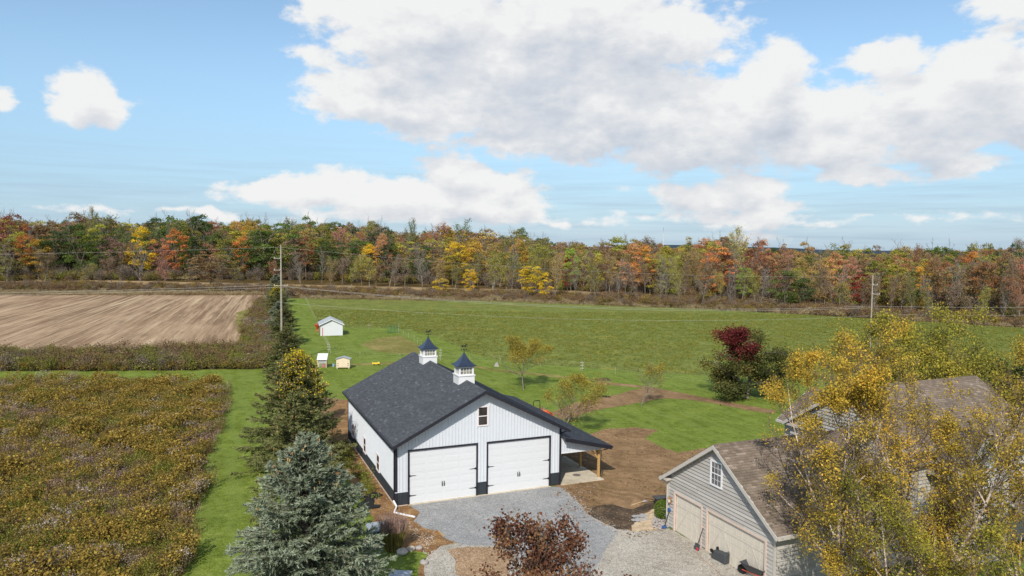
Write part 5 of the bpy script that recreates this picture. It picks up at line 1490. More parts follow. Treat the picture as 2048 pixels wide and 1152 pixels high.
# ------------------------------------------------------------------ the far wood
def forest_crown(kind, seed):
    "unit tree: 10 m wide, 20 m high; returns crown and trunk meshes"
    rs = np.random.RandomState(seed)
    H, Rr = 20.0, 5.0
    lo = {'full': 1.2, 'tall': 4.5, 'sparse': 4.0, 'bare': 3.0, 'round': 2.0}[kind]
    S, (tp, tl) = skeleton(rs, H*.92, .26 if kind != 'bare' else .20, 2, [11, 5] if kind not in ('bare', 'sparse') else [13, 7], [.4, .5], [.75, .7],
                           start=lo/H+.05, first_len=5.0, up_pull=.22, wander=.09, seg=5)
    f = FB(['bark_grey' if kind not in ('bare', 'sparse') else 'bark_pale'])
    f.tubes(S[0], S[1], np.maximum(S[2]*.8, .03), np.maximum(S[3]*.8, .025), 4, 0)
    if kind in ('bare', 'sparse'):
        k = rs.randint(0, len(tp), 420); a = tp[k]; d = rs.normal(size=(420, 3)); d[:, 2] = np.abs(d[:, 2])+.6; d /= np.linalg.norm(d, axis=1)[:, None]
        f.spikes(a, d, rs.uniform(.8, 2.0, 420), .07, rs, 0)
    tr = f.mesh('trunk')
    if kind == 'bare': return None, tr
    g = FB(['leaf'])
    if kind == 'sparse':
        n = 2300; k = rs.choice(len(tp), n, p=(lambda w: w/w.sum())(rs.gamma(.7, 1, len(tp))))
        C = tp[k]+rs.normal(0, .55, (n, 3)); g.leaves(C, .34, rs, 0, tint=np.clip(rs.rand(len(tp))[k]*.6+rs.rand(n)*.4, 0, 1), up=.3)
        return g.mesh('crown'), tr
    npf = {'full': 46, 'tall': 36, 'round': 42}[kind]
    d = rs.normal(size=(npf, 3)); d /= np.linalg.norm(d, axis=1)[:, None]
    rad = rs.uniform(.55, 1.0, npf)[:, None]**.6
    cz = (lo+H)/2; hz_ = (H-lo)/2
    C = d*rad*np.array([Rr*.84, Rr*.84, hz_*.86]); C[:, 2] += cz
    low = (C[:, 2]-lo)/(H-lo); C[:, :2] *= (.62+.5*np.sin(np.clip(low*1.15, 0, 1)*np.pi))[:, None] if kind != 'round' else 1
    pr_ = rs.uniform(.85, 1.75, npf)
    n = 3000; k = rs.choice(npf, n, p=pr_**2/np.sum(pr_**2))
    q = rs.normal(size=(n, 3)); q /= np.linalg.norm(q, axis=1)[:, None]; q[:, 2] = np.where(q[:, 2] < -.3, -q[:, 2]*.6, q[:, 2])
    Pp = C[k]+q*(pr_[k]*rs.uniform(.55, 1.12, n))[:, None]*np.array([1, 1, .72])
    ct = rs.rand(npf); tn = rs.rand(npf)
    g.leaves(Pp, .42, rs, 0, tint=np.clip(ct[k]*.65+rs.rand(n)*.35, 0, 1), tone=np.clip(tn[k]*.45+rs.rand(n)*.55, 0, 1), up=.35, aspect=.75)
    return g.mesh('crown'), tr
PROTO = {k: [forest_crown(k, s*17+i) for i in range(m)] for s, (k, m) in enumerate((('full', 4), ('tall', 3), ('round', 3), ('sparse', 4), ('bare', 4)))}
CO = {'bright yellow': lin(198,170,56,.9), 'golden': lin(180,148,68,.85), 'orange': lin(190,130,74,.82), 'peach orange': lin(194,144,104,.8), 'rust': lin(158,114,80,.8), 'red': lin(158,66,54,.8),
      'crimson brown': lin(130,86,72,.8), 'dark green': lin(80,96,56,.75), 'green': lin(104,118,60,.78), 'olive': lin(138,134,68,.82), 'yellow green': lin(162,154,70,.84), 'bright green': lin(136,160,68,.85),
      'brown': lin(138,114,82,.8), 'mauve brown': lin(154,128,110,.78), 'ochre': lin(168,142,88,.8), 'pale yellow': lin(190,178,112,.8), 'pink rust': lin(172,126,104,.8)}
TREES = []  # (px, ybase, ytop, width px, kind, colour, where)
def T(px, yt, wd, kind, col, yb=None, back=0.0, where='front'):
    TREES.append((px, yb if yb else edgeD(px), yt, wd, kind, col, back, where))
for a in [ # along the front of the wood
 (50,452,30,'tall','orange'),(78,472,42,'full','golden'),(115,460,56,'round','dark green'),(165,462,52,'full','green'),(222,468,44,'full','mauve brown'),
 (200,462,44,'round','dark green'),(285,455,48,'full','bright yellow'),(268,492,34,'full','golden'),(335,500,36,'sparse','pink rust'),(355,452,40,'full','orange'),(392,470,42,'tall','dark green'),(378,478,34,'full','green'),
 (418,482,34,'full','pink rust'),(455,470,44,'full','olive'),(485,466,34,'full','orange'),(482,486,52,'round','dark green'),(552,446,96,'round','green'),(520,462,40,'round','dark green'),(612,470,34,'tall','rust'),
 (650,476,42,'full','dark green'),(690,484,60,'round','dark green'),(720,500,40,'sparse','yellow green'),(740,484,38,'full','bright yellow'),(766,462,32,'full','peach orange'),(778,480,44,'full','dark green'),
 (842,482,46,'round','dark green'),(820,500,36,'sparse','brown'),(915,478,46,'full','bright yellow'),(905,505,40,'full','olive'),(955,505,34,'sparse','olive'),(1000,490,40,'tall','olive'),(1035,468,38,'full','golden'),
 (1078,480,40,'full','olive'),(1125,506,38,'full','yellow green'),(1142,490,30,'full','bright green'),(1105,520,40,'sparse','ochre'),(1135,512,24,'full','red'),(1165,505,34,'sparse','mauve brown'),(1195,498,38,'full','yellow green'),(1212,492,30,'sparse','crimson brown'),
 (1262,488,48,'full','peach orange'),(1285,492,46,'full','orange'),(1300,506,48,'full','yellow green'),(1240,508,40,'sparse','ochre'),(1330,500,34,'full','olive'),(1345,505,32,'tall','olive'),(1432,492,66,'round','orange'),(1448,506,44,'full','crimson brown'),(1398,510,40,'sparse','ochre'),
 (1470,505,30,'sparse','mauve brown'),(1522,505,34,'tall','rust'),(1490,535,38,'round','bright green'),(1556,500,60,'full','brown'),(1600,515,44,'full','ochre'),(1640,512,52,'full','ochre'),(1670,498,44,'full','peach orange'),(1700,508,36,'full','pink rust'),
 (1724,540,40,'full','red'),(1752,515,50,'full','olive'),(1790,520,46,'full','yellow green'),(1815,538,40,'round','dark green'),(1850,512,36,'full','golden'),(1872,515,40,'sparse','rust'),(1900,525,84,'full','brown'),(1938,528,40,'sparse','brown'),
 (1966,520,44,'tall','rust'),(2000,500,50,'full','brown'),(2032,505,36,'full','pink rust'),(2060,520,50,'full','rust'),(20,475,50,'full','olive'),(-30,470,60,'full','green'),(320,470,36,'full','pink rust'),(245,486,40,'sparse','brown'),(585,470,40,'full','mauve brown'),(1060,500,36,'sparse','yellow green'),(870,520,40,'sparse','ochre')]:
    T(*a)
for a in [ # trees of the hedgerow in front of the strip
 (14,488,52,'bare','',574),(283,492,48,'bare','',576),(90,506,58,'sparse','brown',572),(420,502,76,'full','brown',574),(330,520,36,'sparse','pink rust',574),(225,520,44,'sparse','brown',576),(160,528,44,'sparse','olive',574),(480,512,40,'sparse','yellow green',572),
 (600,520,30,'bare','',578),(660,520,34,'sparse','ochre',580),(700,512,40,'sparse','yellow green',582),(740,516,44,'sparse','yellow green',584),(790,520,30,'bare','',584),(845,498,46,'bare','',584),(882,554,32,'round','bright yellow',590),(940,533,28,'full','bright yellow',592),
 (985,514,46,'sparse','yellow green',594),(1024,488,46,'bare','',594),(1062,525,46,'full','bright yellow',600),(1090,545,26,'full','bright yellow',602),(1110,515,34,'sparse','ochre',602),(1148,520,30,'bare','',604),(1190,530,36,'sparse','olive',606),(1236,520,36,'bare','',606),(1275,530,36,'sparse','mauve brown',608),
 (1320,515,40,'bare','',610),(1360,525,34,'sparse','yellow green',612),(1405,526,48,'sparse','brown',616),(1460,535,36,'bare','',616),(1570,541,66,'full','green',618),(1602,550,46,'full','dark green',619),(1680,540,40,'bare','',624),(1745,548,36,'bare','',628),(1860,560,40,'bare','',634),
 (1925,528,52,'bare','',638),(2004,530,44,'sparse','brown',645),(2040,560,40,'sparse','rust',648),(1800,555,34,'sparse','ochre',630),(1650,535,36,'sparse','brown',622),(1520,545,34,'bare','',618),(560,525,30,'sparse','rust',577)]:
    T(a[0], a[1], a[2], a[3], a[4], a[5], 0, 'hedge')
PROF = ([-200,0,50,100,190,230,270,340,400,440,480,540,570,600,650,700,760,800,850,900,960,1000,1050,1100,1150,1200,1280,1350,1400,1450,1500,1560,1600,1700,1760,1820,1900,1950,2030,2250],
        [430,428,430,436,425,438,438,431,430,437,430,441,444,438,434,444,444,458,453,452,455,463,460,476,478,478,475,481,474,467,486,486,488,489,490,487,491,486,485,488])
rsf = np.random.RandomState(77)
cols_left = ['olive','olive','green','dark green','dark green','yellow green','golden','brown','ochre','olive','pink rust','green']
cols_mid = ['olive','olive','yellow green','ochre','brown','mauve brown','golden','olive','green','ochre','pink rust']
cols_right = ['rust','ochre','olive','brown','orange','pink rust','olive','peach orange','green','golden','brown','yellow green']
for row, (push_, off, stepx, wbase) in enumerate(((14, 27, 44, 62), (34, 13, 44, 64), (62, 0, 37, 60))):
    x = -90+row*11
    while x < 2150:
        pt = np.interp(x, *PROF)+off*(.7+.6*rsf.rand())+rsf.uniform(-6, 9)
        pc = cols_left if x < 720 else (cols_mid if x < 1260 else cols_right)
        c = pc[rsf.randint(len(pc))]
        k = ['full', 'full', 'round', 'full', 'tall', 'round', 'sparse'][rsf.randint(7)]
        T(x, pt, wbase*rsf.uniform(.65, 1.3)*(1 if x < 1260 else .85), k, c, None, push_, 'back')
        x += stepx*rsf.uniform(.7, 1.3)
# thin grey and tan trees that stand before the wood on the right
x = 600
while x < 2080:
    yb = np.interp(x, [600,1000,1260,1400,1700,2048], [564,584,592,606,624,648]); 
    c = ['ochre','brown','olive','mauve brown','','','yellow green','brown'][rsf.randint(8)]
    T(x, yb-rsf.uniform(48, 82)*(1 if x > 1000 else .8), rsf.uniform(26, 40), 'sparse' if c else 'bare', c, yb, 0, 'hedge')
    x += rsf.uniform(24, 44)
for a in [(28,428,66,'round','crimson brown'),(400,428,46,'round','dark green'),(505,432,40,'full','golden'),(190,424,30,'sparse','olive'),(820,446,30,'sparse','green'),(1470,463,52,'sparse','pale yellow'),(1425,474,40,'full','yellow green'),(1515,482,54,'round','crimson brown'),(760,443,50,'round','dark green'),(2025,486,40,'round','dark green'),(320,434,44,'round','dark green')]:
    T(a[0], a[1], a[2], a[3], a[4], None, 24, 'back')
words_kind = {'full': 'full crowned', 'tall': 'tall narrow', 'round': 'round crowned', 'sparse': 'thin leaved', 'bare': 'bare pale-branched'}
words_where = {'front': 'front edge of wood', 'hedge': 'in far hedgerow', 'back': 'back of wood'}
TREES.sort(key=lambda t: t[0])
cnt = {}
def ordinal(n):
    names = ['first','second','third','fourth','fifth','sixth','seventh','eighth','ninth','tenth','eleventh','twelfth']
    return names[n-1] if n <= 12 else '%d%s' % (n, {1:'st',2:'nd',3:'rd'}.get(n % 10 if n % 100 not in (11,12,13) else 0, 'th'))
tot = {}
for t in TREES: tot[(t[5], t[4], t[7])] = tot.get((t[5], t[4], t[7]), 0)+1
for i, (px, yb, yt, wd, kind, col, back, where) in enumerate(TREES):
    x, y = at(px, yb)
    if back: x, y = push((x, y), back)
    elif where == 'front': x, y = push((x, y), rsf.uniform(0, 4))
    D = y
    d = ray(px, yt); tt = y/d[1]; ztop = CAM_H+d[2]*tt; base = terr(x, y)
    h = max(4.0, (ztop-base)*1.06); wm = wd/F_PX*D*1.22
    pr_ = PROTO[kind][rsf.randint(len(PROTO[kind]))]
    key = (col, kind, where); cnt[key] = cnt.get(key, 0)+1
    cw = col+' ' if col else ''
    o_ = ('%s ' % ordinal(cnt[key])) if tot[key] > 1 else 'only '
    lab = '%s%s%s tree%s, %s' % (o_, cw, words_kind[kind], ' from the left' if tot[key] > 1 else '', words_where[where])
    root = empty('woodland_tree', (x, y, base-.1), lab, 'tree', rsf.uniform(0, 6.28), 'trees of the far wood')
    child('trunk', pr_[1], root)
    if pr_[0]:
        c = CO[col]; j = rsf.uniform(1.15, 1.55)
        child('crown', pr_[0], root, (c[0]*j, c[1]*j*rsf.uniform(.93, 1.07), c[2]*j))
    root.scale = (wm/10, wm/10, h/20)
print('trees', len(TREES))
# beyond the back row only treetops that merge into one mass
def far_mass():
    rs = np.random.RandomState(9); ms = []
    for i, c in enumerate(('olive', 'rust', 'dark green', 'brown', 'ochre', 'orange')):
        src = PROTO[('full', 'round')[i % 2]][i % 3][0]; me = src.copy(); me.materials.clear()
        cc = CO[c]; leafmat('leaf_far_%d' % i, [(0, tuple(v*1.05 for v in cc[:3])), (1, tuple(v*1.6 for v in cc[:3]))], hue=.03); me.materials.append(MATS['leaf_far_%d' % i]); ms.append(me)
    X = []; 
    for k in range(900):
        px = rs.uniform(-250, 2300); D0 = at(px, edgeD(px)); x, y = push(D0, rs.uniform(66, 320))
        zt = CAM_H+ray(px, np.interp(px, *PROF)+4)[2]*y/ray(px, 500)[1]
        h = min(max(8, zt-terr(x, y))-rs.uniform(0, 3), 30); X.append((x, y, terr(x, y), h/20*.8, h/20))
    X = np.array(X)
    scatter('far_treetops', X[:, :3], np.stack([X[:, 3], X[:, 3], X[:, 4]], 1), rs.rand(len(X))*6, rs.randint(0, 6, len(X)), ms, tilt=0)
far_mass()

# ------------------------------------------------------------------ poles, wires and fences
def utility_pole(base, H, label, arms, r=.16, rz=0.0):
    root = empty('utility_pole', (base[0], base[1], 0), label, 'utility pole', rz)
    MB().tube([(0, 0, 0), (0, 0, H)], [r, r*.62], 12).build('shaft', 'pole_wood', root, smooth=False)
    for z, x0, x1 in arms:
        a = MB().box(x0, x1, -.17, -.08, z-.05, z+.05); a.build('crossarm', 'pole_wood', root)
        for x in (x0+.08, x1-.08): MB().cyl(x, -.125, z+.05, z+.20, .035, .05, 8).build('insulator', 'white_vinyl', root)
    return root
p1 = (-33.4, 103.6); p2 = at(1740, 699)
p2 = (p2[0], p2[1])
utility_pole(p1, 17.2, 'tall weathered utility pole standing in the spruce row', [(15.3, -1.0, 0.0), (13.6, -1.0, 0.0), (11.35, -1.0, 1.0)], .17)
k2 = 13.0
utility_pole(p2, k2, 'weathered utility pole beyond the house at the right of the pasture', [(11.3, 0, .9), (9.7, 0, 1.3)], .15)
def wire(name, a, b, sag, label, r=.014, n=14):
    pts = []
    for i in range(n+1):
        t = i/n; p = Vector(a).lerp(Vector(b), t); p.z -= 4*sag*t*(1-t); pts.append(p)
    o = MB().tube(pts, r, 4).build(name, 'wire_metal'); tag(o, label, 'cable', 'power lines'); return o
za = 11.4
left_end = (-190, 80, 11.5); right_end = (190, 150, 10)
for i, (dx, dz, nm) in enumerate(((-.9, 0, 'upper'), (.9, -.25, 'lower'))):
    wire('power_line', (p1[0]+dx, p1[1], za+dz), (left_end[0], left_end[1], left_end[2]+dz), 1.6, '%s power line running left from the tall pole' % nm, .011)
    wire('power_line', (p1[0]+dx, p1[1], za+dz), (p2[0]+dx*.3, p2[1], 7.6+dz), 1.7, '%s power line between the two poles' % nm, .011)
wire('power_line', (p1[0], p1[1], 16.9), (p2[0], p2[1], 12.8), 1.4, 'topmost thin line between the two poles', .007)
wire('power_line', (p1[0], p1[1], 16.9), (-190, 80, 15.5), 1.4, 'topmost thin line left of the tall pole', .007)
wire('power_line', (p1[0], p1[1], 8.9), (p2[0], p2[1], 5.9), 1.6, 'lowest pale line between the two poles, over the pasture', .009)
wire('power_line', (p2[0], p2[1], 7.6), right_end, 1.4, 'power line running right from the pole beyond the house', .012)
wire('power_line', (p2[0], p2[1], 6.2), (right_end[0], right_end[1], 8.4), 1.4, 'lowest line running right from the pole beyond the house', .010)

def electric_fence(label, pts, wires=(.35, .7, 1.05), every=4.0, tape=True, h=1.1):
    root = empty('electric_fence', (pts[0][0], pts[0][1], 0), label, 'fence')
    ox, oy = pts[0]
    loc = [Vector((p[0]-ox, p[1]-oy, 0)) for p in pts]
    posts = []
    for a, b in zip(loc[:-1], loc[1:]):
        L = (b-a).length; n = max(1, int(round(L/every)))
        for i in range(n): posts.append(a.lerp(b, i/n))
    posts.append(loc[-1])
    me = MB().tube([(0, 0, 0), (0, 0, h)], .010, 5).mesh('fence_post', 'wire_metal')
    for p in posts[:290]:
        o = bpy.data.objects.new('fence_post', me); link(o, root, p)
    for z in wires:
        MB().tube([p+Vector((0, 0, z)) for p in posts], .0017, 4, cap=False).build('fence_wire', 'white_tape', root)
    return root
electric_fence('white wire fence running from the wood edge down to the white shed', [at(610, 598), at(622, 622), at(637, 652)], (.5, .95), 5)
electric_fence('white wire fence between the shed and the post with insulators', [at(646, 674), at(655, 692), at(661, 707)], (.3, .6, .9, 1.2), 3)
electric_fence('white wire fence behind the lawn from the coops to the maple', [at(661, 709), at(720, 717), at(800, 722), at(880, 722), at(1000, 727), at(1165, 741), at(1300, 756), at(1420, 768)], (.3, .6, .9, 1.15), 6)
electric_fence('short wire fence slanting from the green gate to the barn roof', [at(797, 665), at(828, 682), at(850, 698), at(880, 722)], (.4, .8), 4)
electric_fence('wire fence between the white shed and the green gate', [at(688, 657), at(738, 656), at(776, 658)], (.4, .8), 6)
electric_fence('wire fence along the far edge of the pasture', [at(615, 600), at(1000, 606), at(1400, 621), at(1700, 637), at(2048, 661)], (.5, 1.0), 8)
def insulated_post(px, py, label, h=1.9, arms=3):
    p = at(px, py); root = empty('fence_post', (p[0], p[1], 0), label, 'post')
    MB().tube([(0, 0, 0), (0, 0, h)], .038, 8).build('shaft', 'pole_wood', root)
    for k in range(arms):
        z = h-.35-k*.42; m = MB().tube([(-.20, 0, z), (.20, 0, z)], .016, 6).ball((-.20, 0, z), .035, seg=8, ring=5).ball((.20, 0, z), .035, seg=8, ring=5)
        m.build('insulator', 'white_vinyl', root)
insulated_post(657, 709, 'corner fence post with white insulators beside the white roofed coop', 2.0)
insulated_post(797, 666, 'plain wooden post at the right end of the green gate', 1.9, 0)
insulated_post(881, 722, 'fence post with insulators right of the rear cupola', 2.0)
insulated_post(1164, 741, 'fence post with insulators between the young trees', 1.5)
insulated_post(738, 659, 'short white fence post between the shed and the green gate', 1.2, 1)
# green tube gate
g0 = at(775.5, 666.5); g1 = at(795.5, 664.5)
gt = empty('field_gate', (g0[0], g0[1], 0), 'green tubular gate leaning open at the pasture fence', 'gate', math.atan2(g1[1]-g0[1], g1[0]-g0[0]))
Lg = math.dist(g0, g1); fr = MB()
fr.tube([(0, 0, .1), (Lg, 0, .1), (Lg, 0, 1.35), (0, 0, 1.35), (0, 0, .1)], .05, 6, cap=False); fr.build('gate_frame', 'green_tube', gt)
for k in range(1, 5): MB().tube([(0, 0, .1+.25*k), (Lg, 0, .1+.25*k)], .03, 6).build('gate_rail', 'green_tube', gt)
for q in (.33, .66): MB().tube([(Lg*q, .02, .1), (Lg*q, .02, 1.35)], .035, 6).build('gate_upright', 'green_tube', gt)

# ------------------------------------------------------------------ shed and coops
sp = at(640.8, 671.8)
shed = empty('shed', (sp[0], sp[1], 0), 'small white shed with grey metal roof at the pasture fence', 'shed', .30)
SW, SLn, SH, SA = 4.15, 5.2, 2.15, 3.15
MB().prism([(0, 0), (SW, 0), (SW, SH), (SW/2, SA-.06), (0, SH)], 'y', 0, .1).box(0, .1, .1, SLn, 0, SH).box(SW-.1, SW, .1, SLn, 0, SH).prism([(0, 0), (SW, 0), (SW, SH), (SW/2, SA-.06), (0, SH)], 'y', SLn, SLn+.1).build('wall', 'white_door', shed)
rb = MB(); x = .15
while x < SW:
    rb.box(x-.015, x+.015, -.02, -.001, .05, SH+(SA-SH)*(1-abs(x-SW/2)/(SW/2))-.12); x += .3
tag(rb.build('wall_rib', 'white_door', shed), kind='stuff')
for s_ in (-1, 1):
    xe = SW/2+s_*(SW/2+.28); ze_ = SH-.10; 
    r = MB().hexa([(xe, -.3, ze_), (SW/2, -.3, SA), (SW/2, SLn+.3, SA), (xe, SLn+.3, ze_), (xe, -.3, ze_+.06), (SW/2, -.3, SA+.06), (SW/2, SLn+.3, SA+.06), (xe, SLn+.3, ze_+.06)]).build('roof', 'galv_roof', shed)
    rr = MB(); y = -.2
    while y < SLn+.3:
        rr.hexa([(xe, y, ze_+.06), (SW/2, y, SA+.06), (SW/2, y+.04, SA+.06), (xe, y+.04, ze_+.06), (xe, y, ze_+.085), (SW/2, y, SA+.085), (SW/2, y+.04, SA+.085), (xe, y+.04, ze_+.085)]); y += .3
    tag(rr.build('roof_seam', 'galv_roof', r), kind='stuff')
    f = MB().hexa([(xe, -.33, ze_-.08), (SW/2, -.33, SA-.08), (SW/2, -.302, SA-.08), (xe, -.302, ze_-.08), (xe, -.33, ze_+.07), (SW/2, -.33, SA+.07), (SW/2, -.302, SA+.07), (xe, -.302, ze_+.07)]); f.build('fascia', 'white_vinyl', r)
MB().box(-.03, .0, 1.0, 3.2, 0, 1.9).build('side_opening', 'black_rubber', shed)
MB().box(.34, .46, -.06, -.02, 0, 1.55).build('wall_batten', 'red_paint', shed)
hp = at(635, 664); hop = empty('hopper', (hp[0], hp[1], 0), 'red funnel shaped spreader hopper left of the white shed', 'hopper')
MB().tube([(0, 0, .45), (0, 0, .6), (0, 0, 1.55)], [.10, .14, .68], 12).build('funnel', 'red_paint', hop)
MB().tube([(-.5, 0, .3), (.5, 0, .3)], .05, 6).tube([(-.4, 0, 0), (-.1, 0, .6)], .04, 6).tube([(.4, 0, 0), (.1, 0, .6)], .04, 6).tube([(0, 0, 1.4), (0, .4, 2.0)], .04, 6).build('stand', 'red_paint', hop)

c1 = at(645, 734.5); cp_ = empty('chicken_coop', (c1[0], c1[1], 0), 'raised coop with white sloping roof and mesh sides on four legs', 'coop', .12)
for sx in (-1, 1):
    for sy in (-1, 1): MB().box(*sorted((sx*.62, sx*.54)), *sorted((sy*.5, sy*.42)), 0, 1.75 if sy > 0 else 1.15).build('leg', 'cream_board', cp_)
MB().hexa([(-.70, -.62, 1.12), (.70, -.62, 1.12), (.70, .60, 1.84), (-.70, .60, 1.84), (-.70, -.62, 1.17), (.70, -.62, 1.17), (.70, .60, 1.89), (-.70, .60, 1.89)]).build('roof', 'white_vinyl', cp_)
MB().box(-.53, .53, -.40, .40, .62, 1.10).build('nest_box', 'block_grey', cp_)
m = MB()
for k in range(11): m.box(-.52+k*.104-.006, -.52+k*.104+.006, -.47, -.46, .05, .60)
for k in range(5): m.box(-.53, .53, -.459, -.450, .08+k*.12, .092+k*.12)
tag(m.build('wire_mesh', 'wire_metal', cp_), kind='stuff')
MB().box(-.05, .42, -.2, .2, .02, .46).build('feed_box', 'red_paint', cp_)
c2 = at(687, 736.5); cp2 = empty('chicken_coop', (c2[0], c2[1], 0), 'cream wooden coop cabinet with grey metal roof on short legs', 'coop', .10)
MB().prism([(-.92, .18), (.92, .18), (.92, 1.35), (0, 1.62), (-.92, 1.35)], 'y', -.5, .6).build('cabinet', 'cream_board', cp2)
for sx in (-.8, .8):
    for sy in (-.42, .5): MB().box(sx-.05, sx+.05, sy-.05, sy+.05, 0, .18).build('leg', 'cream_board', cp2)
for s_ in (-1, 1): MB().hexa([(s_*1.05, -.62, 1.33), (0, -.62, 1.64), (0, .72, 1.64), (s_*1.05, .72, 1.33), (s_*1.05, -.62, 1.37), (0, -.62, 1.68), (0, .72, 1.68), (s_*1.05, .72, 1.37)]).build('roof', 'galv_roof', cp2)
d_ = MB().box(-.62, -.01, -.525, -.50, .26, 1.30).build('door', 'cream_board', cp2); d_ = MB().box(.01, .62, -.525, -.50, .26, 1.30).build('door', 'cream_board', cp2)
for sx in (-.70, .70):
    for z in (.45, .75): MB().cyl(sx, -.515, z-.05, z+.05, .05, k=10).build('vent_hole', 'black_rubber', cp2)
bk = at(667, 733); o = MB().tube([(0, 0, 0), (0, 0, .34)], [.14, .18], 12).tube([(-.17, 0, .33), (0, 0, .52), (.17, 0, .33)], .012, 5).build('bucket', 'pale_blue', None, loc=(bk[0], bk[1], 0)); tag(o, 'pale blue bucket on the grass between the two coops', 'bucket')
yt = at(752, 730); y0_ = empty('toy_truck', (yt[0], yt[1], 0), 'yellow plastic toy lying on the dry grass strip', 'toy', .3)
MB().box(-.45, .20, -.18, .18, .12, .34).box(-.55, -.45, -.2, .2, .14, .42).build('body', 'yellow_plastic', y0_, bevel=.03); MB().box(.22, .50, -.15, .15, .12, .42).build('cab', 'yellow_plastic', y0_, bevel=.03)
for x in (-.28, .34):
    for s_ in (-1, 1): MB().tube([(x, s_*.17, .10), (x, s_*.23, .10)], .10, 12).build('wheel', 'black_rubber', y0_)
dk = at(1205, 794); o = MB().tube([(-.9, .15, .06), (-.3, .05, .10), (.3, -.1, .08), (.95, -.2, .05)], [.05, .12, .14, .04], 8).build('log', 'black_rubber', None, loc=(dk[0], dk[1], 0)); tag(o, 'short dark log lying alone on the lawn', 'log')
sk = at(993, 733); o = MB().prism([(-.35, 0), (.35, 0), (.22, .5), (.05, .62), (-.2, .42)], 'y', -.2, .2).build('tree_stump', 'stone_grey', None, loc=(sk[0], sk[1], 0)); tag(o, 'small grey brown stump at the lawn edge left of the young tree', 'stump')

# ------------------------------------------------------------------ tractor behind the lean-to
def bp(a, b, z=0): c, s = math.cos(TH), math.sin(TH); return (X0+a*c-b*s, Y0+a*s+b*c, z)
tl = empty('tractor', bp(18.7, 16.9), 'orange compact tractor with roll bar and front loader behind the lean-to', 'tractor', -.95)
MB().prism([(.05, .95), (1.45, .85), (1.55, .95), (1.5, 1.30), (.25, 1.48), (.05, 1.42)], 'y', -.34, .34).build('hood', 'orange_paint', tl, bevel=.05)
MB().box(-1.1, 1.3, -.22, .22, .48, .90).build('chassis', 'dark_plastic', tl)
for s_ in (-1, 1):
    MB().tube([(-.75, s_*.50, .66), (-.75, s_*.82, .66)], .66, 22).build('rear_tyre', 'black_rubber', tl); MB().tube([(-.75, s_*.80, .66), (-.75, s_*.835, .66)], .32, 14).build('rear_rim', 'orange_paint', tl)
    MB().tube([(1.05, s_*.46, .38), (1.05, s_*.68, .38)], .38, 18).build('front_tyre', 'black_rubber', tl); MB().tube([(1.05, s_*.66, .38), (1.05, s_*.695, .38)], .18, 12).build('front_rim', 'orange_paint', tl)
    MB().prism([(-1.4, 1.15), (-1.1, 1.38), (-.45, 1.38), (-.15, 1.05), (-.25, 1.03), (-.5, 1.32), (-1.1, 1.32), (-1.35, 1.1)], 'y', *sorted((s_*.5, s_*.86))).build('fender', 'orange_paint', tl)
    MB().bar((-.05, s_*.45, .75), (.2, s_*.45, 1.55), .10).bar((.15, s_*.45, 1.50), (1.2, s_*.45, 1.42), .12).bar((1.15, s_*.45, 1.44), (2.15, s_*.45, .62), .12).build('loader_arm', 'orange_paint', tl)
MB().prism([(2.1, .25), (2.75, .22), (2.78, .30), (2.25, .36), (2.22, .85), (2.12, .95)], 'y', -.80, .80).build('loader_bucket', 'orange_paint', tl)
MB().tube([(-1.2, -.52, .75), (-1.28, -.52, 2.35), (-1.28, -.40, 2.50), (-1.28, .40, 2.50), (-1.28, .52, 2.35), (-1.2, .52, .75)], .045, 8).build('roll_bar', 'black_iron', tl)
MB().box(-.85, -.40, -.26, .26, 1.05, 1.18).box(-.95, -.82, -.26, .26, 1.15, 1.65).build('seat', 'black_rubber', tl, bevel=.04)
MB().tube([(0, 0, 1.35), (-.18, 0, 1.58)], .03, 6).tube([(-.18+.19*math.cos(t)*.45, .19*math.sin(t), 1.58+.19*math.cos(t)*.9) for t in [i*math.pi/8 for i in range(17)]], .018, 5).build('steering_wheel', 'black_rubber', tl)

tl.scale = (.78, .78, .84)
# ------------------------------------------------------------------ things by the garage
def gp(x, y, z=0): return hpt(x, y, z)
# block paving walk: every paver a piece of the walk
walk = [at(*p) for p in [(1262,1064),(1266,1050),(1285,1032),(1310,1018),(1334,1012),(1334,1022),(1318,1028),(1306,1042),(1304,1056),(1316,1061)]]
so, lp = sheet('paved_walk', [(p[0], p[1]) for p in walk], 8, 'paver_joint', .02, .3, px=False)
pm = MB().box(-.095, .095, -.045, .045, 0, .045).mesh('paver', 'paver')
cs, sn = math.cos(TH+.3), math.sin(TH+.3); n = 0
cx0 = sum(p[0] for p in walk)/len(walk); cy0 = sum(p[1] for p in walk)/len(walk)
cand = []
for i in range(-40, 41):
    for j in range(-40, 41):
        u, v = (i+(j % 2)*.5)*.30, j*.15
        cand.append((cx0+u*cs-v*sn, cy0+u*sn+v*cs))
cand = np.array(cand); ok = in_poly(cand[:, 0], cand[:, 1], walk)
pm = MB().box(-.146, .146, -.071, .071, 0, .045).mesh('paver', 'paver')
for (x, y) in cand[ok][:298]:
    o = bpy.data.objects.new('paver', pm); link(o, so, (x, y, .0+random.uniform(0, .003)), TH+.3+random.uniform(-.02, .02))
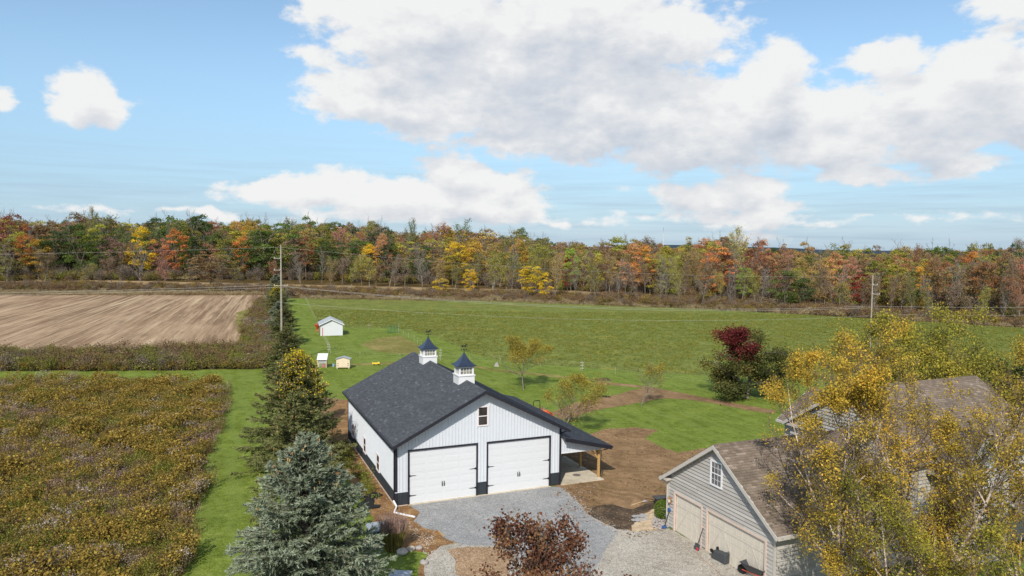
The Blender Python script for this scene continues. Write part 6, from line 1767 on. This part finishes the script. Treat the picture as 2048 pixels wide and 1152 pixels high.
# boxwood, rounded river stones round it
bx_ = at(1331, 1040); bo = empty('boxwood_shrub', (bx_[0]-.15, bx_[1]+.2, 0), 'round clipped green boxwood at the corner of the garage', 'shrub')
rs = np.random.RandomState(3); d = rs.normal(size=(5000, 3)); d /= np.linalg.norm(d, axis=1)[:, None]; C = d*rs.uniform(.72, 1.03, (5000, 1))*np.array([.55, .55, .62]); C[:, 2] += .60
f = FB(['box_green']); f.leaves(C, .06, rs, 0, aspect=.7); child('foliage', f.mesh('foliage'), bo)
f = FB(['bark_dark']); f.tubes(np.array([[0, 0, 0.]]), np.array([[0, 0, .5]]), np.array([.05]), np.array([.03]), 6); child('stem', f.mesh('stem'), bo)
def stones(name, poly, n, smin, smax, mat, seed, label=None):
    rr = random.Random(seed); m = MB(); P = [at(*p) for p in poly]; k = 0
    xs_ = [p[0] for p in P]; ys_ = [p[1] for p in P]
    while k < n:
        x, y = rr.uniform(min(xs_), max(xs_)), rr.uniform(min(ys_), max(ys_))
        if in_poly(np.array([x]), np.array([y]), P)[0]:
            s = rr.uniform(smin, smax); m.ball((x, y, s*.35+.03), s, .7, 6, 4, rr.random(), .15, rr); k += 1
    o = m.build(name, mat, None, smooth=True); o['kind'] = 'stuff'; return o
stones('river_stones', [(1303,1040),(1322,1028),(1336,1040),(1338,1056),(1318,1060),(1306,1056)], 260, .03, .075, 'stone_grey', 4)
stones('loose_stones', [(1120,976),(1135,990),(1160,1000),(1208,978),(1206,966)], 45, .015, .045, 'stone_grey', 5)
stones('track_stones', [(700,890),(790,1010),(770,1040),(720,980)], 60, .02, .05, 'stone_grey', 6)
# grey lattice blocks lying on the mulch
lb = at(1283, 1037); lat = empty('paver_grids', (lb[0], lb[1], .03), 'pale grey lattice blocks laid flat on the dark soil by the paved walk', 'blocks', TH+.25)
for i in range(3):
    for j in range(4):
        if (i, j) in ((2, 0), (0, 3)): continue
        m = MB(); x, y = -.8+j*.37, -.4+i*.30
        z = 0.0 if (i+j) % 3 else .06
        for a_ in (0, .10, .20): m.box(x+a_, x+a_+.04, y, y+.26, z, z+.05)
        for b_ in (0, .11, .22): m.box(x+.04, x+.10, y+b_, y+b_+.04, z, z+.0495); m.box(x+.14, x+.20, y+b_, y+b_+.04, z, z+.0495)
        m.build('lattice_block', 'block_grey', lat)
s0 = at(1263, 1012); s1 = at(1292, 1003)
sv = empty('shovel', (s0[0], s0[1], .05), 'shovel with a pale wooden handle lying on the bare soil', 'shovel', math.atan2(s1[1]-s0[1], s1[0]-s0[0])); Ls = math.dist(s0, s1)
MB().tube([(0, 0, 0), (Ls*.78, 0, .03)], .022, 8).build('handle', 'wood_handle', sv)
MB().hexa([(Ls*.76, -.05, .0), (Ls, -.13, .0), (Ls, .13, .0), (Ls*.76, .05, .0), (Ls*.76, -.05, .03), (Ls, -.13, .015), (Ls, .13, .015), (Ls*.76, .05, .03)]).build('blade', 'steel_blade', sv)
# wheelbarrow behind the corner
wb = at(1322, 1011); wbr = empty('wheelbarrow', (wb[0], wb[1], 0), 'black wheelbarrow standing behind the garage corner', 'wheelbarrow', .25)
def barrow(root, tub, handle, sc=1.0):
    s = sc
    P0 = [(-.30*s, -.22*s, .30*s), (.30*s, -.18*s, .30*s), (.30*s, .18*s, .30*s), (-.30*s, .22*s, .30*s)]; P1 = [(-.55*s, -.36*s, .62*s), (.55*s, -.33*s, .60*s), (.55*s, .33*s, .60*s), (-.55*s, .36*s, .62*s)]
    m = MB(); m.quadface(P0)
    for i in range(4): j = (i+1) % 4; m.quadface([P0[i], P0[j], P1[j], P1[i]])
    m.tube([P1[0], P1[1], P1[2], P1[3], P1[0]], .02*s, 5, cap=False)
    m.build('tray', tub, root, recalc=False)
    for q in (-1, 1):
        MB().tube([(.62*s, q*.06*s, .20*s), (-.2*s, q*.22*s, .30*s), (-1.10*s, q*.30*s, .52*s)], .022*s, 6).build('handle', handle, root)
        MB().tube([(-.35*s, q*.24*s, .32*s), (-.42*s, q*.26*s, .0), (-.55*s, q*.26*s, .0)], .018*s, 6).build('leg', handle, root)
    MB().tube([(.66*s, -.05*s, .19*s), (.66*s, .05*s, .19*s)], .19*s, 16).build('wheel', 'black_rubber', root)
barrow(wbr, 'dark_plastic', 'black_iron', .95)
# lying wheelie bin in front of the doors
bn = at(1441, 1121); bin_ = empty('wheelie_bin', (bn[0], bn[1], 0), 'dark grey wheelie bin lying on its side on the gravel before the wide door', 'bin', -1.0)
MB().hexa([(-.48, -.23, .03), (-.48, .23, .03), (-.48, .21, .44), (-.48, -.21, .44), (.48, -.29, .02), (.48, .29, .02), (.48, .27, .56), (.48, -.27, .56)]).build('bin_body', 'dark_plastic', bin_, bevel=.03)
MB().hexa([(.482, -.31, .005), (.482, .31, .005), (.482, .29, .60), (.482, -.29, .60), (.56, -.27, .04), (.56, .27, .04), (.56, .25, .55), (.56, -.25, .55)]).build('lid', 'dark_plastic', bin_, bevel=.02)
for s_ in (-1, 1): MB().tube([(-.42, s_*.22, .47), (-.42, s_*.28, .47)], .11, 14).build('wheel', 'black_rubber', bin_)
MB().tube([(.50, -.22, .60), (.54, -.22, .68), (.54, .22, .68), (.50, .22, .60)], .018, 6).build('handle', 'dark_plastic', bin_)
# snow shovel against the pillar between the doors
sh = empty('snow_shovel', gp(3.52, -.42), 'black snow shovel with a pale handle leaning between the garage doors', 'shovel', GTH)
MB().tube([(0, -.05, .30), (0, .34, 1.25)], .020, 8).build('shaft', 'black_iron', sh)
MB().hexa([(-.22, -.12, 0), (.22, -.12, 0), (.20, .0, .36), (-.20, .0, .36), (-.22, -.16, .02), (.22, -.16, .02), (.20, -.03, .37), (-.20, -.03, .37)]).build('blade', 'dark_plastic', sh)
MB().tube([(0, .34, 1.24), (-.07, .36, 1.32), (-.07, .40, 1.42), (.07, .40, 1.42), (.07, .36, 1.32), (0, .34, 1.24)], .022, 6).build('grip', 'pink_trim', sh)
ry = empty('forked_tool', gp(3.70, -.62), 'small bright red forked tool standing at the door pillar', 'tool', GTH)
MB().bar((0, 0, 0), (0, .05, .22), .05).bar((0, .05, .2), (-.18, .05, .34), .05).bar((0, .05, .2), (.17, .05, .34), .05).build('fork', 'bright_red', ry); MB().box(-.12, .12, -.06, .06, 0, .03).build('foot', 'bright_red', ry)
ry.scale = (.6, .6, .6)
st = empty('string_trimmer', gp(.18, -.30), 'blue string trimmer leaning upright at the left garage corner', 'trimmer', GTH)
MB().tube([(0, -.12, .10), (.05, .22, 1.15)], .022, 8).build('shaft', 'black_iron', st)
MB().box(-.11, .11, -.24, .02, .02, .16).build('motor_head', 'blue_plastic', st, bevel=.03); MB().box(-.05, .13, .12, .30, 1.06, 1.26).build('battery', 'blue_plastic', st, bevel=.02)
MB().tube([(.0, .05, .70), (-.10, .0, .82), (.12, .0, .86), (.03, .08, .74)], .014, 6).build('loop_handle', 'blue_plastic', st)
ca = at(1513, 1160); cart = empty('garden_cart', (ca[0], ca[1], 0), 'black tub garden cart with thin bent handles at the bottom of the wide door', 'cart', math.pi-.95)
barrow(cart, 'dark_plastic', 'red_paint', 1.35)
cd = [gp(3.9, -.75, .02), gp(4.8, -1.0, .02), gp(6.0, -1.15, .02), gp(7.6, -1.6, .02)]
o = MB().tube(cd, .014, 5).build('cord', 'brick_red', None); tag(o, 'thin brown cord lying along the wide garage door', 'cord')

# ------------------------------------------------------------------ bed at the barn corner
og = at(787, 1100); og_ = empty('ornamental_grass', (og[0], og[1], 0), 'tall clump of ornamental grass by the green utility box', 'grass clump')
rs = np.random.RandomState(8); n = 1500; a = rs.rand(n)*6.283; r = .45*np.sqrt(rs.rand(n))
A = np.stack([r*np.cos(a), r*np.sin(a), 0*a], 1); D = np.stack([np.cos(a)*.32*rs.rand(n), np.sin(a)*.32*rs.rand(n), np.ones(n)], 1); D /= np.linalg.norm(D, axis=1)[:, None]
f = FB(['plant_olive']); f.spikes(A, D, rs.uniform(1.0, 1.75, n), .03, rs); child('blades', f.mesh('blades'), og_)
f = FB(['plant_pink']); f.spikes(A[:500]+D[:500]*1.2, D[:500], rs.uniform(.5, 1.1, 500), .035, rs); f.leaves(A[:700]+D[:700]*rs.uniform(1.5, 2.1, (700, 1)), .07, rs); child('plumes', f.mesh('plumes'), og_)
gb = at(757, 1088); gbx = empty('utility_box', (gb[0], gb[1], 0), 'dark green electrical box beside the big blue spruce', 'utility box', TH)
MB().box(-.62, .62, -.5, .5, .10, .95).build('cabinet', 'green_box', gbx, bevel=.03); MB().hexa([(-.66, -.54, .952), (.66, -.54, .952), (.66, .54, .952), (-.66, .54, .952), (-.66, -.54, 1.02), (.66, -.54, 1.02), (.66, .54, 1.12), (-.66, .54, 1.12)]).build('lid', 'galv_roof', gbx); MB().box(-.75, .75, -.62, .62, 0, .10).build('pad', 'concrete', gbx)
for (px, py, s, lb_, mt) in ((804, 1108, .34, 'pale rounded rock in front of the ornamental grass', 'stone_pale'), (822, 1101, .26, 'flat pinkish rock right of the pale rounded rock', 'stone_pale'), (838, 1098, .22, 'small brown rock at the edge of the bare soil', 'stone_grey'), (848, 1128, .24, 'dark grey rock at the edge of the little lawn', 'stone_grey')):
    p = at(px, py); o = MB().ball((0, 0, s*.35), s, .62, 9, 6, .5, .16).build('rock', mt, None, smooth=True, loc=(p[0], p[1], 0)); tag(o, lb_, 'rock')
lg = at(884, 1069); o = MB().bar((-.25, .35, .06), (.15, -.35, .06), .06, .05).build('wooden_stake', 'raw_timber', None, loc=(lg[0], lg[1], 0)); tag(o, 'short pale wooden stake where gravel meets the brown soil', 'stake')
pn = at(800, 1176); pnl = empty('metal_table', (pn[0], pn[1], 0), 'pale blue grey metal table top cut off by the bottom edge', 'table', -.1)
for k in range(4): MB().box(-.55, .55, -.42+k*.215, -.42+k*.215+.20, .70, .73).build('slat', 'galv_roof', pnl)
for x in (-.48, .48):
    for y in (-.34, .34): MB().box(x-.03, x+.03, y-.03, y+.03, 0, .699).build('leg', 'galv_roof', pnl)
fbp = at(742, 1003); fab = MB(); rr_ = random.Random(6)  # dark sheet laid in for the irregular dark shadows on the soil
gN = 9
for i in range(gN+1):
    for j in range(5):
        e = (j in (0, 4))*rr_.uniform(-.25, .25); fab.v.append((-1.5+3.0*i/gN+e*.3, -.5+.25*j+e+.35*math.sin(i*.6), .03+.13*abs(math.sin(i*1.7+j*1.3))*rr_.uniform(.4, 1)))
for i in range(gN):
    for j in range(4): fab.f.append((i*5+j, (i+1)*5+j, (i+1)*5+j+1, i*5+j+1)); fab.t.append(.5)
o = fab.build('shadow_sheet', 'black_rubber', None, loc=(fbp[0], fbp[1], 0), rz=1.95, recalc=False); tag(o, 'crumpled black sheet standing for the dark shadows on the soil between spruce and barn', 'fabric')
# white bench and pumpkins on the front walk under the birches
wbp = at(1982, 1104); be = empty('bench', (wbp[0], wbp[1], 0), 'white slatted bench on the brick walk under the birches', 'bench', .35)
for k in range(4): MB().box(-.8, .8, -.25+k*.13, -.25+k*.13+.10, .44, .47).build('slat', 'white_vinyl', be)
for k in range(3): MB().box(-.8, .8, .28, .31, .56+k*.14, .66+k*.14).build('back_slat', 'white_vinyl', be)
for x in (-.7, .7):
    for y in (-.2, .26): MB().box(x-.035, x+.035, y-.035, y+.035, 0, .44 if y < 0 else .95).build('leg', 'white_vinyl', be)
for i, (dx, dy, s, lb_) in enumerate(((.15, .9, .26, 'largest orange pumpkin behind the white bench'), (.62, .75, .20, 'smaller orange pumpkin right of the largest one'), (-.25, .8, .17, 'smallest orange pumpkin left of the largest one'))):
    pk = empty('pumpkin', (wbp[0]+dx, wbp[1]+dy, 0), lb_, 'pumpkin')
    m = MB(); kk = 20
    for r_ in range(8):
        pass
    V = []; 
    ring, seg = 8, 24
    b0 = len(m.v)
    for a_ in range(ring+1):
        ph = math.pi*a_/ring
        for j in range(seg):
            q = 2*math.pi*j/seg; rr_2 = s*(1-.10*abs(math.cos(q*4)))
            m.v.append((rr_2*math.sin(ph)*math.cos(q), rr_2*math.sin(ph)*math.sin(q), s*.8+s*.8*math.cos(ph)))
    for a_ in range(ring):
        for j in range(seg): m.f.append((b0+a_*seg+j, b0+(a_+1)*seg+j, b0+(a_+1)*seg+(j+1) % seg, b0+a_*seg+(j+1) % seg)); m.t.append(.5)
    m.build('flesh', 'pumpkin', pk, smooth=True); MB().tube([(0, 0, s*1.5), (.03, 0, s*1.85)], .03, 6).build('stem', 'wood_handle', pk)
